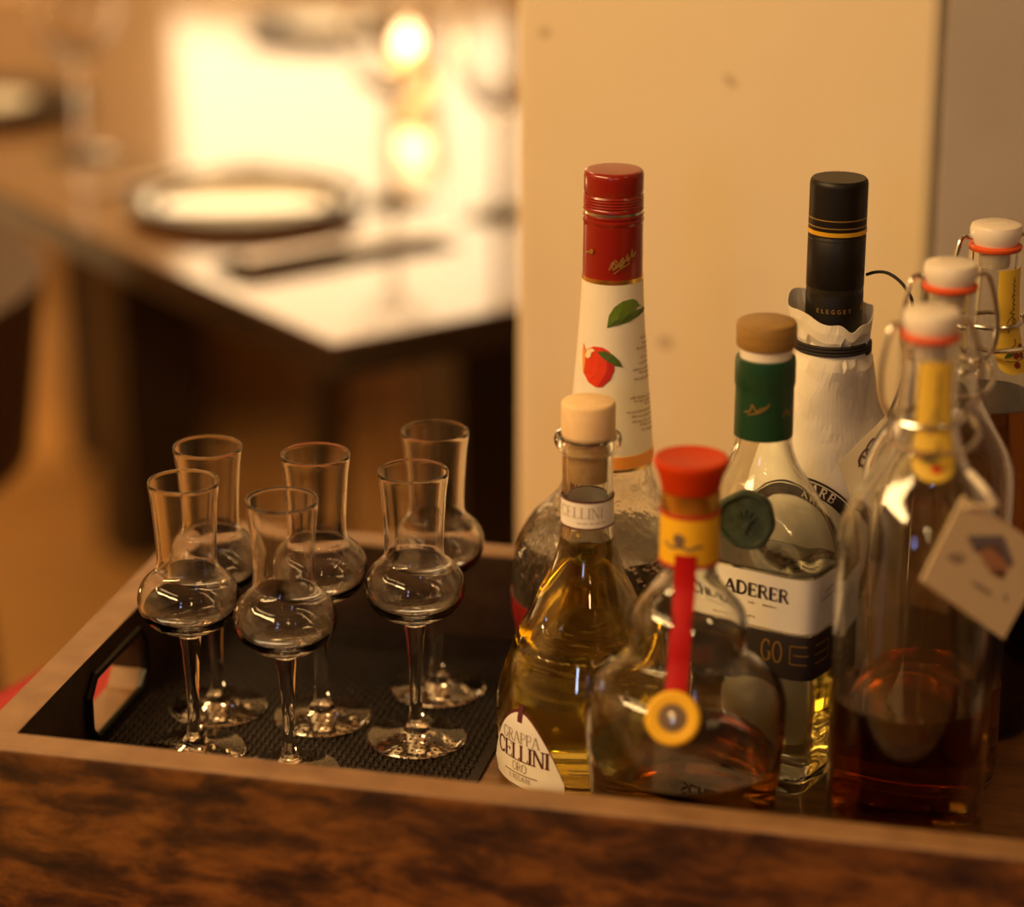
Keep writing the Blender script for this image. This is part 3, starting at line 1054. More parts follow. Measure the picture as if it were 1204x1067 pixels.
GL = [((215.5, 566), 'empty tulip glass on the mat, closest to the tray handle'),
      ((330.8, 587.5), 'empty tulip glass standing closest to the front panel of the tray'),
      ((244, 525), 'empty tulip glass behind the one beside the tray handle'),
      ((370.5, 534), 'empty tulip glass in the middle of the six on the mat'),
      ((485.6, 554), 'empty tulip glass beside the golden grappa bottle'),
      ((511, 507), 'empty tulip glass at the tray back panel, closest to the cream wall')]
for k, (pp, lb) in enumerate(GL):
    q = on_z(pp[0], pp[1], 0.1384 + MATZ)
    tulip_glass(lb, (q.x, q.y, MATZ))

# ================================================================== bottles
def place(px, y):
    """ground position of a bottle whose cap centre is at (px, py) and that stands at depth y"""
    k = ray(*px)
    return Vector((k.x / k.y * y, y, 0.0))


# ------------------------------------------------ swing-top bottles
SW = interp([(0.004, 0.0335), (0.012, 0.0345), (0.140, 0.0345), (0.150, 0.0343), (0.158, 0.0335), (0.166, 0.0306), (0.174, 0.0260), (0.182, 0.0210), (0.191, 0.0166),
             (0.2035, 0.0136), (0.215, 0.0127), (0.230, 0.0122), (0.2405, 0.0122)])


def swing_bottle(name, label, loc, liquid, level, strip_az, wire_rot, print_kind):
    e = thing(name, label, 'bottle', loc, 0, 'swing-top bottles in the tray')
    lathe('glass_body', shell_profile(SW, 0.2405, 0.0026), 'bottle_glass', e, 72)
    if liquid:
        lathe('liquid', liquid_profile(SW, 0.0026, level), liquid, e, 64)
    lathe('gasket', [(0.0075, 0.2404), (0.0118, 0.2404), (0.0125, 0.2413), (0.0125, 0.2424), (0.0116, 0.2432), (0.0075, 0.2432)], 'orange_rubber', e, 40, True)
    st = lathe('stopper', [(0, 0.2325), (0.0070, 0.2325), (0.0074, 0.2345), (0.0074, 0.2430), (0.0104, 0.2431), (0.0114, 0.2450), (0.0121, 0.2480), (0.0121, 0.2505), (0.0114, 0.2522),
                           (0.0090, 0.2530), (0, 0.2530)], 'porcelain', e, 48)
    box('groove', (0, 0, 0.25325), (0.010, 0.0008, 0.0006), 'gasket_grey', st)
    # wire bail: neck ring, two side arms, the closing loop
    cr, sr = math.cos(wire_rot), math.sin(wire_rot)
    rot = lambda x, y, z: (x * cr - y * sr, x * sr + y * cr, z)
    tube('neck_ring', ring_pts(0.0146, 0.2060, 48), 0.0012, 'steel_wire', e, 8, True)
    for sg in (-1, 1):
        tube('bail_arm', smooth_path([rot(sg * 0.0112, 0, 0.2462), rot(sg * 0.0155, 0, 0.2468), rot(sg * 0.0183, -0.001, 0.2430), rot(sg * 0.0215, -0.003, 0.2280), rot(sg * 0.0208, -0.004, 0.2150),
                                      rot(sg * 0.0165, -0.003, 0.2085), rot(sg * 0.0140, -0.001, 0.2065)], 6), 0.0012, 'steel_wire', e, 8)
    tube('closing_loop', smooth_path([rot(-0.0165, -0.002, 0.2085), rot(-0.0190, -0.012, 0.2030), rot(-0.0120, -0.0215, 0.1985), rot(0, -0.0235, 0.1975), rot(0.0120, -0.0215, 0.1985),
                                      rot(0.0190, -0.012, 0.2030), rot(0.0165, -0.002, 0.2085)], 8), 0.0012, 'steel_wire', e, 8)
    # long yellow strip label running down the neck, with a rounded foot
    sf = on_lathe(SW, strip_az, 0.2290, 0.0002)
    hw = 0.0070
    lb = patch('strip_label', sf, -hw, hw, -0.045, 0.004, 'yellow_label', e, 14, 26, 0.0003,
               bot=lambda s: -0.0375 - 0.0075 * math.sqrt(max(0.0, 1 - (s / hw) ** 2)))
    sc = []
    for i in range(34):                                   # handwriting running up the strip
        t0 = -0.0225 + i * 0.00068 + 0.0004 * math.cos(i * 1.9)
        sc.append((0.0012 + 0.00065 * math.sin(i * 1.9) + (-0.0014 if i in (9, 20) else 0), t0))
    scribble('handwriting', sf, [sc, [(-0.0025, -0.0215), (0.0000, -0.0185), (0.0028, -0.0215), (-0.0005, -0.0235), (-0.002, -0.026)],
                                 [(0.001, -0.029), (0.0015, -0.0315), (-0.0005, -0.033)]], 0.0005, 'sepia_ink', lb)
    if print_kind == 'cherries':
        for a, b in ((0.0042, -0.0335), (0.0010, -0.0370), (0.0038, -0.0372), (0.0006, -0.0410)):
            blob('printed_cherry', sf, ellipse(a, b, 0.00135, 0.00150), 'berry_red', lb, 0.0006)
        blob('printed_leaf', sf, leaf(-0.0016, -0.0360, 0.0055, 0.0013, 0.5), 'leaf_dark', lb, 0.0006)
        scribble('printed_stalk', sf, [[(-0.0035, -0.0385), (0.000, -0.0393), (0.0055, -0.0388)], [(0.0042, -0.0335), (0.0015, -0.0345), (-0.001, -0.0352)]], 0.00035, 'sepia_ink', lb)
    else:
        blob('printed_fruit', sf, ellipse(0.0004, -0.0400, 0.0016, 0.0018), 'plum_red', lb, 0.0006)
        blob('printed_leaf', sf, leaf(-0.0004, -0.0355, 0.0075, 0.0018, 0.3), 'leaf_dark', lb, 0.0006)
    return e


pf = place((1096, 366), 1.012)
pm = place((1113, 310), 1.087)
pb = place((1172, 262), 1.156)
pm.x += 0.002
swing_bottle('swing_top_bottle', 'swing-top bottle with dark amber liquor and a house tag, at the tray front', pf, 'brown_liquid', 0.080, math.radians(6), 0.15, 'plum')
swing_bottle('swing_top_bottle', 'swing-top bottle between the tagged one and the one with cherries', pm, 'amber_liquid', 0.055, math.radians(-30), 0.1, 'plum')
swing_bottle('swing_top_bottle', 'brown-filled swing-top bottle with cherries printed on its yellow strip, by the taupe wall', pb, 'dark_brown_liquid', 0.168, math.radians(34), 0.2, 'cherries')

# ------------------------------------------------ tall bottle with the red capsule and a round crinkled body
RD = interp([(0.004, 0.030), (0.012, 0.0365), (0.025, 0.0425), (0.045, 0.0474), (0.066, 0.0484), (0.080, 0.0462), (0.093, 0.0400), (0.1015, 0.0315), (0.109, 0.0252),
             (0.118, 0.0222), (0.127, 0.0208), (0.143, 0.0195), (0.165, 0.0177), (0.186, 0.0160), (0.205, 0.0148), (0.219, 0.0142), (0.262, 0.0132)])
pr = place((722, 198), 1.186)
e = thing('fruit_brandy_bottle', 'tall bottle with red capsule, printed plum label on the neck and round crinkled body', 'bottle', pr)
lathe('glass_body', shell_profile(RD, 0.262, 0.0025, steps=60), 'crinkled_glass', e, 80)
lathe('liquid', liquid_profile(RD, 0.0025, 0.085), 'clear_liquid', e, 64)
cp = lathe('capsule', [(0.0136, 0.2200), (0.0145, 0.2200), (0.01430, 0.2455), (0.0143, 0.2465), (0.01465, 0.2470), (0.01465, 0.2482), (0.0142, 0.2486), (0.0142, 0.2494), (0.0146, 0.2498), (0.0146, 0.2506),
                       (0.0139, 0.2508), (0.0139, 0.2524), (0.0145, 0.2527), (0.0145, 0.2537), (0.0140, 0.2544), (0.0145, 0.2551), (0.0140, 0.2558), (0.0145, 0.2565), (0.0140, 0.2572), (0.0145, 0.2579), (0.0140, 0.2586), (0.0144, 0.2593),
                       (0.0139, 0.2602), (0.0141, 0.2610), (0.0143, 0.2620), (0.0143, 0.2690), (0.0140, 0.2706), (0.0132, 0.2714), (0.0118, 0.2716), (0, 0.2714)], 'red_lacquer', e, 56)
lathe('tear_band', [(0.0138, 0.2509), (0.0141, 0.2509), (0.0141, 0.2523), (0.0138, 0.2523)], 'silver_foil', cp, 56, True)
lathe('gold_band', [(0.0143, 0.2184), (0.0148, 0.2184), (0.0148, 0.2204), (0.0143, 0.2204)], 'gold_foil', cp, 56, True)
sf = on_lathe(RD, math.radians(12), 0.2265, 0.0012)
sgn = [(-0.0050, -0.0005), (-0.0035, 0.0035), (-0.0022, 0.0015), (-0.0035, -0.0005), (-0.0012, 0.0012), (0.0002, 0.0046), (0.0008, 0.0018), (-0.0006, 0.0010), (0.0022, 0.0040), (0.0026, 0.0062), (0.0032, 0.0034),
       (0.0046, 0.0058), (0.0052, 0.0082), (0.0056, 0.0052), (0.0072, 0.0070)]
sgn2 = [(-0.003, -0.0022), (0.0, 0.0002), (0.004, 0.0026)]
scribble('gold_signature', sf, [sgn, sgn2, [(a * 0.9 + 0.0006, b + 0.0008) for a, b in sgn]], 0.0006, 'gold_print', cp)
scribble('gold_signature', on_lathe(RD, math.radians(-52), 0.233, 0.0012), [[(-0.002, 0), (0, 0.0006), (0.0022, 0.0004), (0.0024, 0.0020), (0.0012, 0.0012)]], 0.0008, 'gold_print', cp)
sf = on_lathe(RD, 0.0, 0.172, 0.0003)
lb = patch('neck_label', sf, -PI * 0.0171, PI * 0.0171, 0.1270 - 0.172, 0.2182 - 0.172, 'cream_paper', e, 64, 20, 0.0003)
lathe('foil_edge', [(0.0207, 0.1256), (0.0213, 0.1256), (0.0212, 0.1274), (0.0206, 0.1274)], 'gold_foil', lb, 56, True)
lathe('orange_band', [(RD(0.1274) + 0.0002, 0.1274), (RD(0.1274) + 0.0009, 0.1274), (RD(0.1335) + 0.0009, 0.1335), (RD(0.1335) + 0.0002, 0.1335)], 'plum_orange', lb, 56, True)
# leaf, plum and text printed on the neck label, measured on the photograph
sp = on_lathe(RD, 0.0, 0.172, 0.0003)


def px_on_red(px, py):
    """(s, t) on the neck surface for a pixel: march the cone"""
    d = ray(px, py)
    best = None
    y = pr.y - 0.03
    while y < pr.y:
        q = ORI + d * (y / d.y)
        x_, y_ = q.x - pr.x, q.y - pr.y
        r_ = math.hypot(x_, y_)
        if r_ <= RD(q.z):
            return (math.atan2(x_, -y_) * RD(0.172), q.z - 0.172)
        y += 0.0002
    x_ = (d.x / d.y) * pr.y - pr.x
    q = ORI + d * (pr.y / d.y)
    return ((PI / 2 if x_ > 0 else -PI / 2) * RD(0.172), q.z - 0.172)


L1 = [px_on_red(*p_) for p_ in ((714, 385), (716, 371), (722, 361), (731, 354), (742, 351), (747, 353), (750, 358), (755, 361), (754, 366), (748, 372), (738, 378), (726, 382), (718, 383))]
blob('printed_leaf', sp, L1, 'leaf_green', lb, 0.0006)
L2 = [px_on_red(*p_) for p_ in ((714, 385), (724, 376), (737, 369), (750, 363), (755, 361), (754, 366), (748, 372), (738, 378), (726, 382))]
blob('printed_leaf', sp, L2, 'leaf_dark', lb, 0.0008)
P1 = [px_on_red(*p_) for p_ in ((688, 420), (691, 411), (699, 407), (709, 408), (717, 413), (722, 424), (722, 436), (717, 447), (709, 454), (701, 455), (693, 449), (688, 438))]
blob('printed_plum', sp, P1, 'plum_red', lb, 0.0006)
P2 = [px_on_red(*p_) for p_ in ((714, 412), (720, 420), (722, 432), (718, 445), (709, 454), (703, 455), (711, 446), (715, 434), (715, 423))]
blob('printed_plum_shade', sp, P2, 'plum_shade', lb, 0.0008)
P3 = [px_on_red(*p_) for p_ in ((690, 418), (692, 411), (698, 409), (701, 412), (697, 414), (696, 419), (693, 421))]
blob('printed_highlight', sp, P3, 'highlight_print', lb, 0.0009)
L3 = [px_on_red(*p_) for p_ in ((703, 413), (711, 412), (720, 416), (727, 423), (731, 431), (722, 429), (714, 424), (708, 419))]
blob('printed_leaf', sp, L3, 'leaf_dark', lb, 0.0010)
P4 = [px_on_red(*p_) for p_ in ((688, 402), (690, 410), (690, 425), (688, 440), (687, 436), (687, 415))]
blob('printed_plum', sp, P4, 'plum_orange', lb, 0.0007)
rows = []
for (xa, ya, xb, yb) in ((751, 397, 763, 394), (753, 403, 763, 400), (747, 410, 764, 405), (757, 413, 765, 411), (752, 420, 765, 416), (750, 427, 766, 421), (743, 435, 767, 428), (750, 438, 768, 434), (744, 446, 768, 439),
                         (762, 452, 769, 450), (740, 468, 769, 461), (745, 472, 770, 466), (756, 474, 771, 471), (736, 485, 771, 476), (742, 490, 772, 482), (742, 496, 772, 488), (751, 499, 772, 494), (753, 505, 772, 500)):
    a, b = px_on_red(xa, ya), px_on_red(xb, yb)
    rows.append((a[0], b[0], a[1] - 0.0005, (b[1] - a[1]) / max(b[0] - a[0], 1e-4)))
text_lines('small_print', sp, rows, 'faded_ink', lb, 0.0012)
sr = on_lathe(RD, 0.0, 0.035, 0.0004)
patch('body_label', sr, -0.125, -0.042, 0.012 - 0.035, 0.056 - 0.035, 'red_label', e, 40, 10, 0.0003)

# ------------------------------------------------ bottle wrapped in paper, black capsule
BK = interp([(0.004, 0.0355), (0.012, 0.0365), (0.120, 0.0365), (0.132, 0.0340), (0.144, 0.0280), (0.157, 0.0205), (0.170, 0.0168), (0.185, 0.0142), (0.205, 0.0132), (0.240, 0.0128), (0.262, 0.0126)])
pk = place((987, 212), 1.170)
e = thing('paper_wrapped_bottle', 'bottle wrapped in crumpled white paper with a black capsule, tied with black cord', 'bottle', pk)
lathe('glass_body', shell_profile(BK, 0.262, 0.0025), 'green_tint_glass', e, 56)
cp = lathe('capsule', [(0.0131, 0.196), (0.0136, 0.196), (0.0137, 0.2160), (0.0135, 0.2165), (0.0135, 0.2195), (0.0137, 0.2200), (0.0137, 0.2440), (0.0134, 0.2444), (0.0134, 0.2449), (0.0137, 0.2452),
                       (0.0137, 0.2685), (0.0134, 0.2703), (0.0126, 0.2712), (0, 0.2712)], 'matte_black', e, 56)
for z0, z1, m_, r_ in ((0.2165, 0.2195, 'black_band', 0.01365), (0.2455, 0.2475, 'bright_gold', 0.01395), (0.2492, 0.2497, 'gold_print', 0.01375), (0.2528, 0.2533, 'gold_print', 0.01375), (0.2428, 0.2432, 'black_band', 0.01375)):
    lathe('band', [(0.0130, z0), (r_, z0), (r_, z1), (0.0130, z1)], m_, cp, 56, True)
lettering('gold_lettering', 'ELEGGET', on_lathe(lambda z: 0.0137, math.radians(-5), 0.2085, 0.0), 0.0019, 'gold_print', cp, 0.26, 1.1, 0.5, True, 0.0003)
lettering('gold_lettering', 'II', on_lathe(lambda z: 0.0137, math.radians(62), 0.2088, 0.0), 0.0022, 'gold_print', cp, 0.4, 1.1, 0.3, True, 0.0003)
# paper
rnd = random.Random(11)
NA, NZ = 72, 44
fold = [(0, rnd.choice((1, 2, 2, 3)), rnd.uniform(0, 2 * PI), rnd.uniform(-130, 130)) for _ in range(5)]


def paper_r(a, z):
    base = BK(z) + 0.0014
    if z > 0.192:
        base += (z - 0.192) * 0.17
    if 0.150 < z < 0.192:
        base += 0.0016 * math.sin((z - 0.150) / 0.042 * PI)
    amp = 0.0008 + 0.0022 * max(0.0, min(1.0, (z - 0.10) / 0.05))
    if abs(z - 0.1895) < 0.005:
        amp *= 0.25
    w_ = 0.0
    for (p0, fq, ph, tw) in fold:
        u_ = (fq * a + tw * z * 1.4 + ph) / PI
        w_ += abs((u_ % 2) - 1) - 0.5                      # creased, not wavy
    return base + amp * w_ / 1.3 + amp * 0.8


def paper_top(a):
    d_ = ((a + PI) % (2 * PI)) - PI                        # angle from the camera side
    return 0.2085 + 0.0040 * math.cos(d_ * 1.0 + 2.6) - 0.0055 * math.exp(-((d_ - 0.35) / 0.22) ** 2) + 0.0014 * math.sin(5 * d_)


v, f = [], []
for layer in (0, 1):
    for i in range(NA):
        a = 2 * PI * i / NA
        zt = paper_top(a)
        for j in range(NZ + 1):
            z = 0.001 + (zt - 0.001) * j / NZ
            r_ = paper_r(a, z) + 0.0003 * layer
            v.append((r_ * math.sin(a), -r_ * math.cos(a), z))
L = NA * (NZ + 1)
for i in range(NA):
    k = (i + 1) % NA
    for j in range(NZ):
        f.append((L + i * (NZ + 1) + j, L + k * (NZ + 1) + j, L + k * (NZ + 1) + j + 1, L + i * (NZ + 1) + j + 1))
        f.append((i * (NZ + 1) + j, i * (NZ + 1) + j + 1, k * (NZ + 1) + j + 1, k * (NZ + 1) + j))
    f.append((i * (NZ + 1) + NZ, L + i * (NZ + 1) + NZ, L + k * (NZ + 1) + NZ, k * (NZ + 1) + NZ))
    f.append((i * (NZ + 1), k * (NZ + 1), L + k * (NZ + 1), L + i * (NZ + 1)))
wp = mesh('paper_wrap', v, f, 'wrapping_paper', e, False)
# round black emblem printed on the wrapping
PR = lambda z: BK(z) + 0.0034
ea = math.radians(-27)
es = on_lathe(PR, ea, 0.101, 0.0010)
nv, nf = [], []
for i in range(56):
    a = 2 * PI * i / 56
    for rr in (0.0265, 0.0335):
        nv.append(es(rr * math.sin(a), rr * math.cos(a), 0.0))
for i in range(56):
    j = (i + 1) % 56
    nf.append((2 * i, 2 * j, 2 * j + 1, 2 * i + 1))
em = mesh('emblem_ring', nv, nf, 'dark_ink', wp)
ov, of = [], []
for i in range(56):
    a = 2 * PI * i / 56
    for rr in (0.0320, 0.0325):
        ov.append(es(rr * math.sin(a), rr * math.cos(a), 0.0003))
for i in range(56):
    j = (i + 1) % 56
    of.append((2 * i, 2 * j, 2 * j + 1, 2 * i + 1))
mesh('emblem_line', ov, of, 'cream_paper', em)


def ringpath(a0):
    def fn(s, t):
        a = a0 + s / 0.030
        rr = 0.0276 + t
        return (rr * math.sin(a), rr * math.cos(a))
    return fn


lettering('emblem_lettering', 'ARB', es, 0.0040, 'cream_paper', em, 0.24, 1.15, 0.28, True, 0.0004, ringpath(math.radians(26)))
# cord: three turns round the neck and a loop that leaves to the right
cord = []
for i in range(150):
    a = 2 * PI * i / 50 + 1.0
    z = 0.1878 + 0.0017 * (i / 50.0)
    r_ = 0.0180 + 0.0003 * math.sin(a * 2)
    cord.append((r_ * math.sin(a), -r_ * math.cos(a), z))
tube('neck_cord', cord, 0.00085, 'black_cord', e, 8)
loop = []
for (px_, py_, yy) in ((1019, 323, pk.y), (1030, 320, pk.y - 0.004), (1043, 321, pk.y - 0.012), (1056, 329, pk.y - 0.018), (1066, 341, pk.y - 0.022), (1073, 358, pk.y - 0.024), (1072, 400, pk.y - 0.026), (1060, 450, pk.y - 0.030), (1043, 494, pk.y - 0.038)):
    loop.append(on_y(px_, py_, yy))

# its folded card on the cord
cy0 = 1.128
cpts = [on_y(986, 546, cy0), on_y(1006, 602, cy0 - 0.004), on_y(1066, 548, cy0 - 0.004), on_y(1042, 489, cy0)]
tg = thing('folded_card_tag', 'small folded kraft card with black script hanging between the bottles', 'tag', cpts[3])
rel = [q_ - cpts[3] for q_ in cpts]
ex = (rel[2] - rel[1]).normalized()
ey = (rel[0] - rel[1])
ey = (ey - ex * ey.dot(ex)).normalized()
nrm = ex.cross(ey).normalized()
if nrm.y > 0:
    nrm = -nrm
for k, nm in ((0.0, 'card_front'), (0.0022, 'card_back')):
    vv = [q_ - nrm * k * (1.0 if i in (0, 1) else 0.4) for i, q_ in enumerate(rel)]
    v = [q_ for q_ in vv] + [q_ - nrm * 0.0005 for q_ in vv]
    oc = mesh(nm, v, [(0, 1, 2, 3), (7, 6, 5, 4), (0, 4, 5, 1), (1, 5, 6, 2), (2, 6, 7, 3), (3, 7, 4, 0)], 'kraft_card', tg)
    if k == 0.0:
        front = oc
cs = flat(rel[0] + (rel[3] - rel[0]) * 0.30 + (rel[1] - rel[0]) * 0.32, rel[3] - rel[0], -(rel[1] - rel[0]) , 0.0)
if (Vector(cs(0, 0, 1)) - Vector(cs(0, 0, 0))).dot(nrm) < 0:
    _c = cs
    cs = lambda s, t, x=0.0: _c(s, t, -x)
scribble('script', cs, [[(0.000, -0.001), (0.003, 0.002), (0.005, -0.001), (0.002, -0.002), (0.001, 0.0015), (0.006, 0.003), (0.009, 0.000), (0.006, -0.0015), (0.007, 0.003), (0.012, 0.004), (0.013, 0.001)],
                        [(0.010, 0.002), (0.014, 0.003), (0.016, 0.001), (0.018, 0.004)], [(0.001, -0.006), (0.003, -0.0085), (0.006, -0.007), (0.004, -0.010), (0.008, -0.011)]], 0.0011, 'sepia_ink', front, 0.0004)
tube('cord', smooth_path([q_ - cpts[3] for q_ in loop], 6), 0.00080, 'black_cord', tg, 8)

# ------------------------------------------------ square-bodied bottle with green neck foil, wax seal and wide label
LDN = interp([(0.004, 0.0330), (0.012, 0.0345), (0.100, 0.0345), (0.112, 0.0342), (0.124, 0.0322), (0.134, 0.0285), (0.144, 0.0228), (0.152, 0.0178), (0.160, 0.0146), (0.168, 0.0132), (0.200, 0.0128), (0.204, 0.0128)])
LROT = math.radians(-33)                               # direction of the label face


def squ(a, r, z):
    """round neck, flat-sided oblong body with rounded edges"""
    k = max(0.0, min(1.0, (0.150 - z) / 0.045))
    k = k * k * (3 - 2 * k)
    q_ = a - LROT
    p_ = 6.0
    g = 1.0 / (((abs(math.cos(q_)) / 0.60) ** p_ + (abs(math.sin(q_)) / 1.085) ** p_) ** (1 / p_))
    return r * (1 + (g - 1) * k)


pl = place((902, 378), 1.100)
e = thing('kirsch_bottle', 'flat-sided clear bottle with wooden stopper, green neck foil, wax seal and white label', 'bottle', pl)
lathe('glass_body', shell_profile(LDN, 0.204, 0.0026, steps=56), 'green_tint_glass', e, 96, sect=squ)
lathe('liquid', liquid_profile(LDN, 0.0026, 0.110), 'clear_liquid', e, 80, sect=squ)
sp_ = lathe('stopper', [(0, 0.190), (0.0096, 0.190), (0.0099, 0.2045), (0.0118, 0.2075), (0.0118, 0.2100), (0.0131, 0.2103), (0.0136, 0.2115), (0.0137, 0.2200), (0.0132, 0.2216), (0.0120, 0.2222), (0, 0.2222)], 'golden_wood', e, 48)
lathe('collar', [(0.0104, 0.2046), (0.0119, 0.2046), (0.0120, 0.2100), (0.0104, 0.2100)], 'porcelain', sp_, 40, True)
ff_ = lathe('neck_foil', [(0.0129, 0.1684), (0.0135, 0.1684), (0.0133, 0.1905), (0.0133, 0.1915), (0.0138, 0.1930), (0.0138, 0.2030), (0.0134, 0.2052), (0.0122, 0.2056), (0.0122, 0.2050), (0.0129, 0.2044)], 'green_foil', e, 48, True)
scribble('gold_script', on_lathe(lambda z: 0.01345, math.radians(-12), 0.184, 0.0), [[(-0.008, -0.002), (-0.005, -0.001), (-0.004, 0.002), (-0.002, -0.001), (0.000, 0.0005), (0.003, 0.001)], [(-0.006, -0.003), (0.000, -0.001), (0.004, 0.003)]], 0.0006, 'gold_print', ff_, 0.0003)
scribble('gold_script', on_lathe(lambda z: 0.01345, math.radians(45), 0.180, 0.0), [[(-0.003, 0.000), (-0.001, 0.003), (0.001, 0.000), (0.002, 0.002), (0.004, 0.004)]], 0.0006, 'gold_print', ff_, 0.0003)


def on_square(z0, off):
    def fn(s, t, extra=0.0):
        z = z0 + t
        # walk round the outline: s measured on the label face, then on along the narrow side
        A_, B_ = 0.0374, 0.0207
        m_ = abs(s)
        q_ = math.atan2(m_, B_) if m_ <= A_ else math.atan2(A_, B_ - (m_ - A_))
        a = LROT + math.copysign(q_, s)
        r_ = squ(a, LDN(z), z) + off + extra
        return (r_ * math.sin(a), -r_ * math.cos(a), z)
    return fn


ls = on_square(0.0, 0.0003)
lb = patch('main_label', ls, -0.055, 0.074, 0.0825, 0.1095, 'white_label', e, 120, 6, 0.0003)
patch('label_border', ls, -0.0545, 0.0735, 0.0827, 0.0834, 'faded_ink', lb, 120, 1, 0.0004)
patch('label_border', ls, -0.0545, 0.0735, 0.1110, 0.1117, 'dark_ink', lb, 120, 1, 0.0003)
lettering('label_lettering', 'SCHLADERER', on_square(0.0975, 0.0003), 0.0062, 'dark_ink', lb, 0.24, 1.12, 0.03, True, 0.0006)
text_lines('small_print', on_square(0.0, 0.0003), [(-0.012, 0.001, 0.0938, 0), (0.006, 0.010, 0.0938, 0), (0.013, 0.020, 0.0938, 0), (-0.008, 0.010, 0.0870, 0)], 'faded_ink', lb, 0.0012)
text_lines('small_print', on_square(0.0, 0.0003), [(0.050, 0.064, 0.1010, 0.1), (0.048, 0.062, 0.0975, 0.1)], 'faded_ink', lb, 0.0016)
ll = patch('lower_label', ls, -0.036, 0.070, 0.060, 0.0815, 'dark_ink', e, 90, 4, 0.0003)
lettering('lower_lettering', 'GO', on_square(0.0675, 0.0003), 0.0105, 'gold_print', ll, 0.12, 0.62, 0.02, True, 0.0006, lambda s, t: (s + 0.0185, t))
scribble('lower_frame', ls, [[(0.0280, 0.0680), (0.0280, 0.0770)], [(0.0280, 0.0770), (0.056, 0.0770)], [(0.0280, 0.0680), (0.056, 0.0680)], [(0.0300, 0.0725), (0.054, 0.0725)], [(0.056, 0.0770), (0.056, 0.0680)]], 0.0007, 'gold_print', ll)
# wax seal on the shoulder
sa = math.radians(-19)
zs = 0.1365
rs = squ(sa, LDN(zs), zs)
dr = (squ(sa, LDN(zs + 0.008), zs + 0.008) - squ(sa, LDN(zs - 0.008), zs - 0.008)) / 0.016
nn = Vector((math.sin(sa), -math.cos(sa), -dr * 0.35)).normalized()
sd, sfc = lathe_data([(0, -0.003), (0.0125, -0.003), (0.0137, -0.001), (0.0138, 0.0014), (0.0128, 0.0025), (0.0115, 0.0025), (0.0108, 0.0012), (0.0100, 0.0010), (0.0060, 0.0014), (0, 0.0016)], 40,
                     sect=lambda a, r, z: r * (1 + 0.035 * math.sin(3 * a + 1) + 0.02 * math.sin(7 * a)))
rq = Vector((0, 0, 1)).rotation_difference(nn)
cc_ = Vector((rs * math.sin(sa), -rs * math.cos(sa), zs)) + nn * 0.0036
se = mesh('wax_seal', [cc_ + rq @ Vector(q_) for q_ in sd], sfc, 'green_wax', e, True)
fx = flat(cc_ + nn * 0.0019, Vector((math.cos(sa), math.sin(sa), 0)), nn.cross(Vector((math.cos(sa), math.sin(sa), 0))))
for k in range(5):
    a0 = (k - 2) * 0.5
    pts = [(0, -0.006), (0.002 * math.sin(a0), -0.001), (0.006 * math.sin(a0), 0.006 * math.cos(a0) - 0.001)]
    tube('seal_relief', [Vector(fx(a, b, 0.0)) for a, b in pts], [0.0007, 0.0010, 0.0004], 'green_wax', se, 6)

# ------------------------------------------------ golden grappa bottle
CE = interp([(0.004, 0.0412), (0.012, 0.0422), (0.033, 0.0422), (0.0465, 0.0405), (0.0673, 0.0335), (0.084, 0.0258), (0.0896, 0.0234), (0.1007, 0.0180), (0.110, 0.0146), (0.1185, 0.0126), (0.127, 0.0117), (0.140, 0.0116), (0.160, 0.0117), (0.164, 0.0117)])
pc_ = place((692, 472), 1.098)
e = thing('grappa_bottle', 'pear-shaped bottle of golden grappa with a pale cork and an arched label', 'bottle', pc_)
lathe('glass_body', shell_profile(CE, 0.162, 0.0024, steps=60), 'bottle_glass', e, 80)
lathe('liquid', liquid_profile(CE, 0.0024, 0.1190, steps=44), 'golden_liquid', e, 72)
lathe('lip', [(0.0093, 0.1605), (0.0117, 0.1600), (0.0138, 0.1618), (0.0153, 0.1645), (0.0156, 0.1668), (0.0150, 0.1685), (0.0138, 0.1688), (0.0118, 0.1676), (0.0094, 0.1660)], 'bottle_glass', e, 56, True)
ck = lathe('cork', [(0, 0.1470), (0.0088, 0.1472), (0.0091, 0.1480), (0.0091, 0.1670), (0, 0.1670)], 'cork', e, 40)
lathe('cork_head', [(0, 0.1672), (0.0112, 0.1676), (0.0121, 0.1686), (0.0124, 0.1700), (0.0124, 0.1832), (0.0121, 0.1842), (0.0113, 0.1848), (0, 0.1848)], 'pale_cork', ck, 48)
sn = on_lathe(CE, math.radians(-14), 0.1270, 0.0003)
nl = patch('neck_label', sn, -PI * 0.0117, PI * 0.0117, 0.0, 0.0125, 'white_label', e, 48, 4, 0.0003)
patch('label_edge', sn, -PI * 0.0117, PI * 0.0117, 0.0123, 0.0130, 'maroon_ink', nl, 48, 1, 0.0005)
patch('label_edge', sn, -PI * 0.0117, PI * 0.0117, -0.0005, 0.0002, 'maroon_ink', nl, 48, 1, 0.0005)
lettering('neck_lettering', 'CELLINI', on_lathe(CE, math.radians(-18), 0.1320, 0.0003), 0.0052, 'grey_ink', nl, 0.07, 0.95, 0.03, True, 0.0006)
text_lines('small_print', on_lathe(CE, math.radians(5), 0.1295, 0.0003), [(-0.006, 0.008, 0, 0)], 'faded_ink', nl, 0.0006)
# arched front label, turned to the left of the camera
la = math.radians(-47)
sl = on_lathe(CE, la, 0.020, 0.0003)
HWL = 0.0240


def arch(s, hw=HWL, z0=0.012, z1=0.0425):
    return z0 + (z1 - z0) * max(0.0, 1 - (abs(s) / hw) ** 1.9) - 0.020


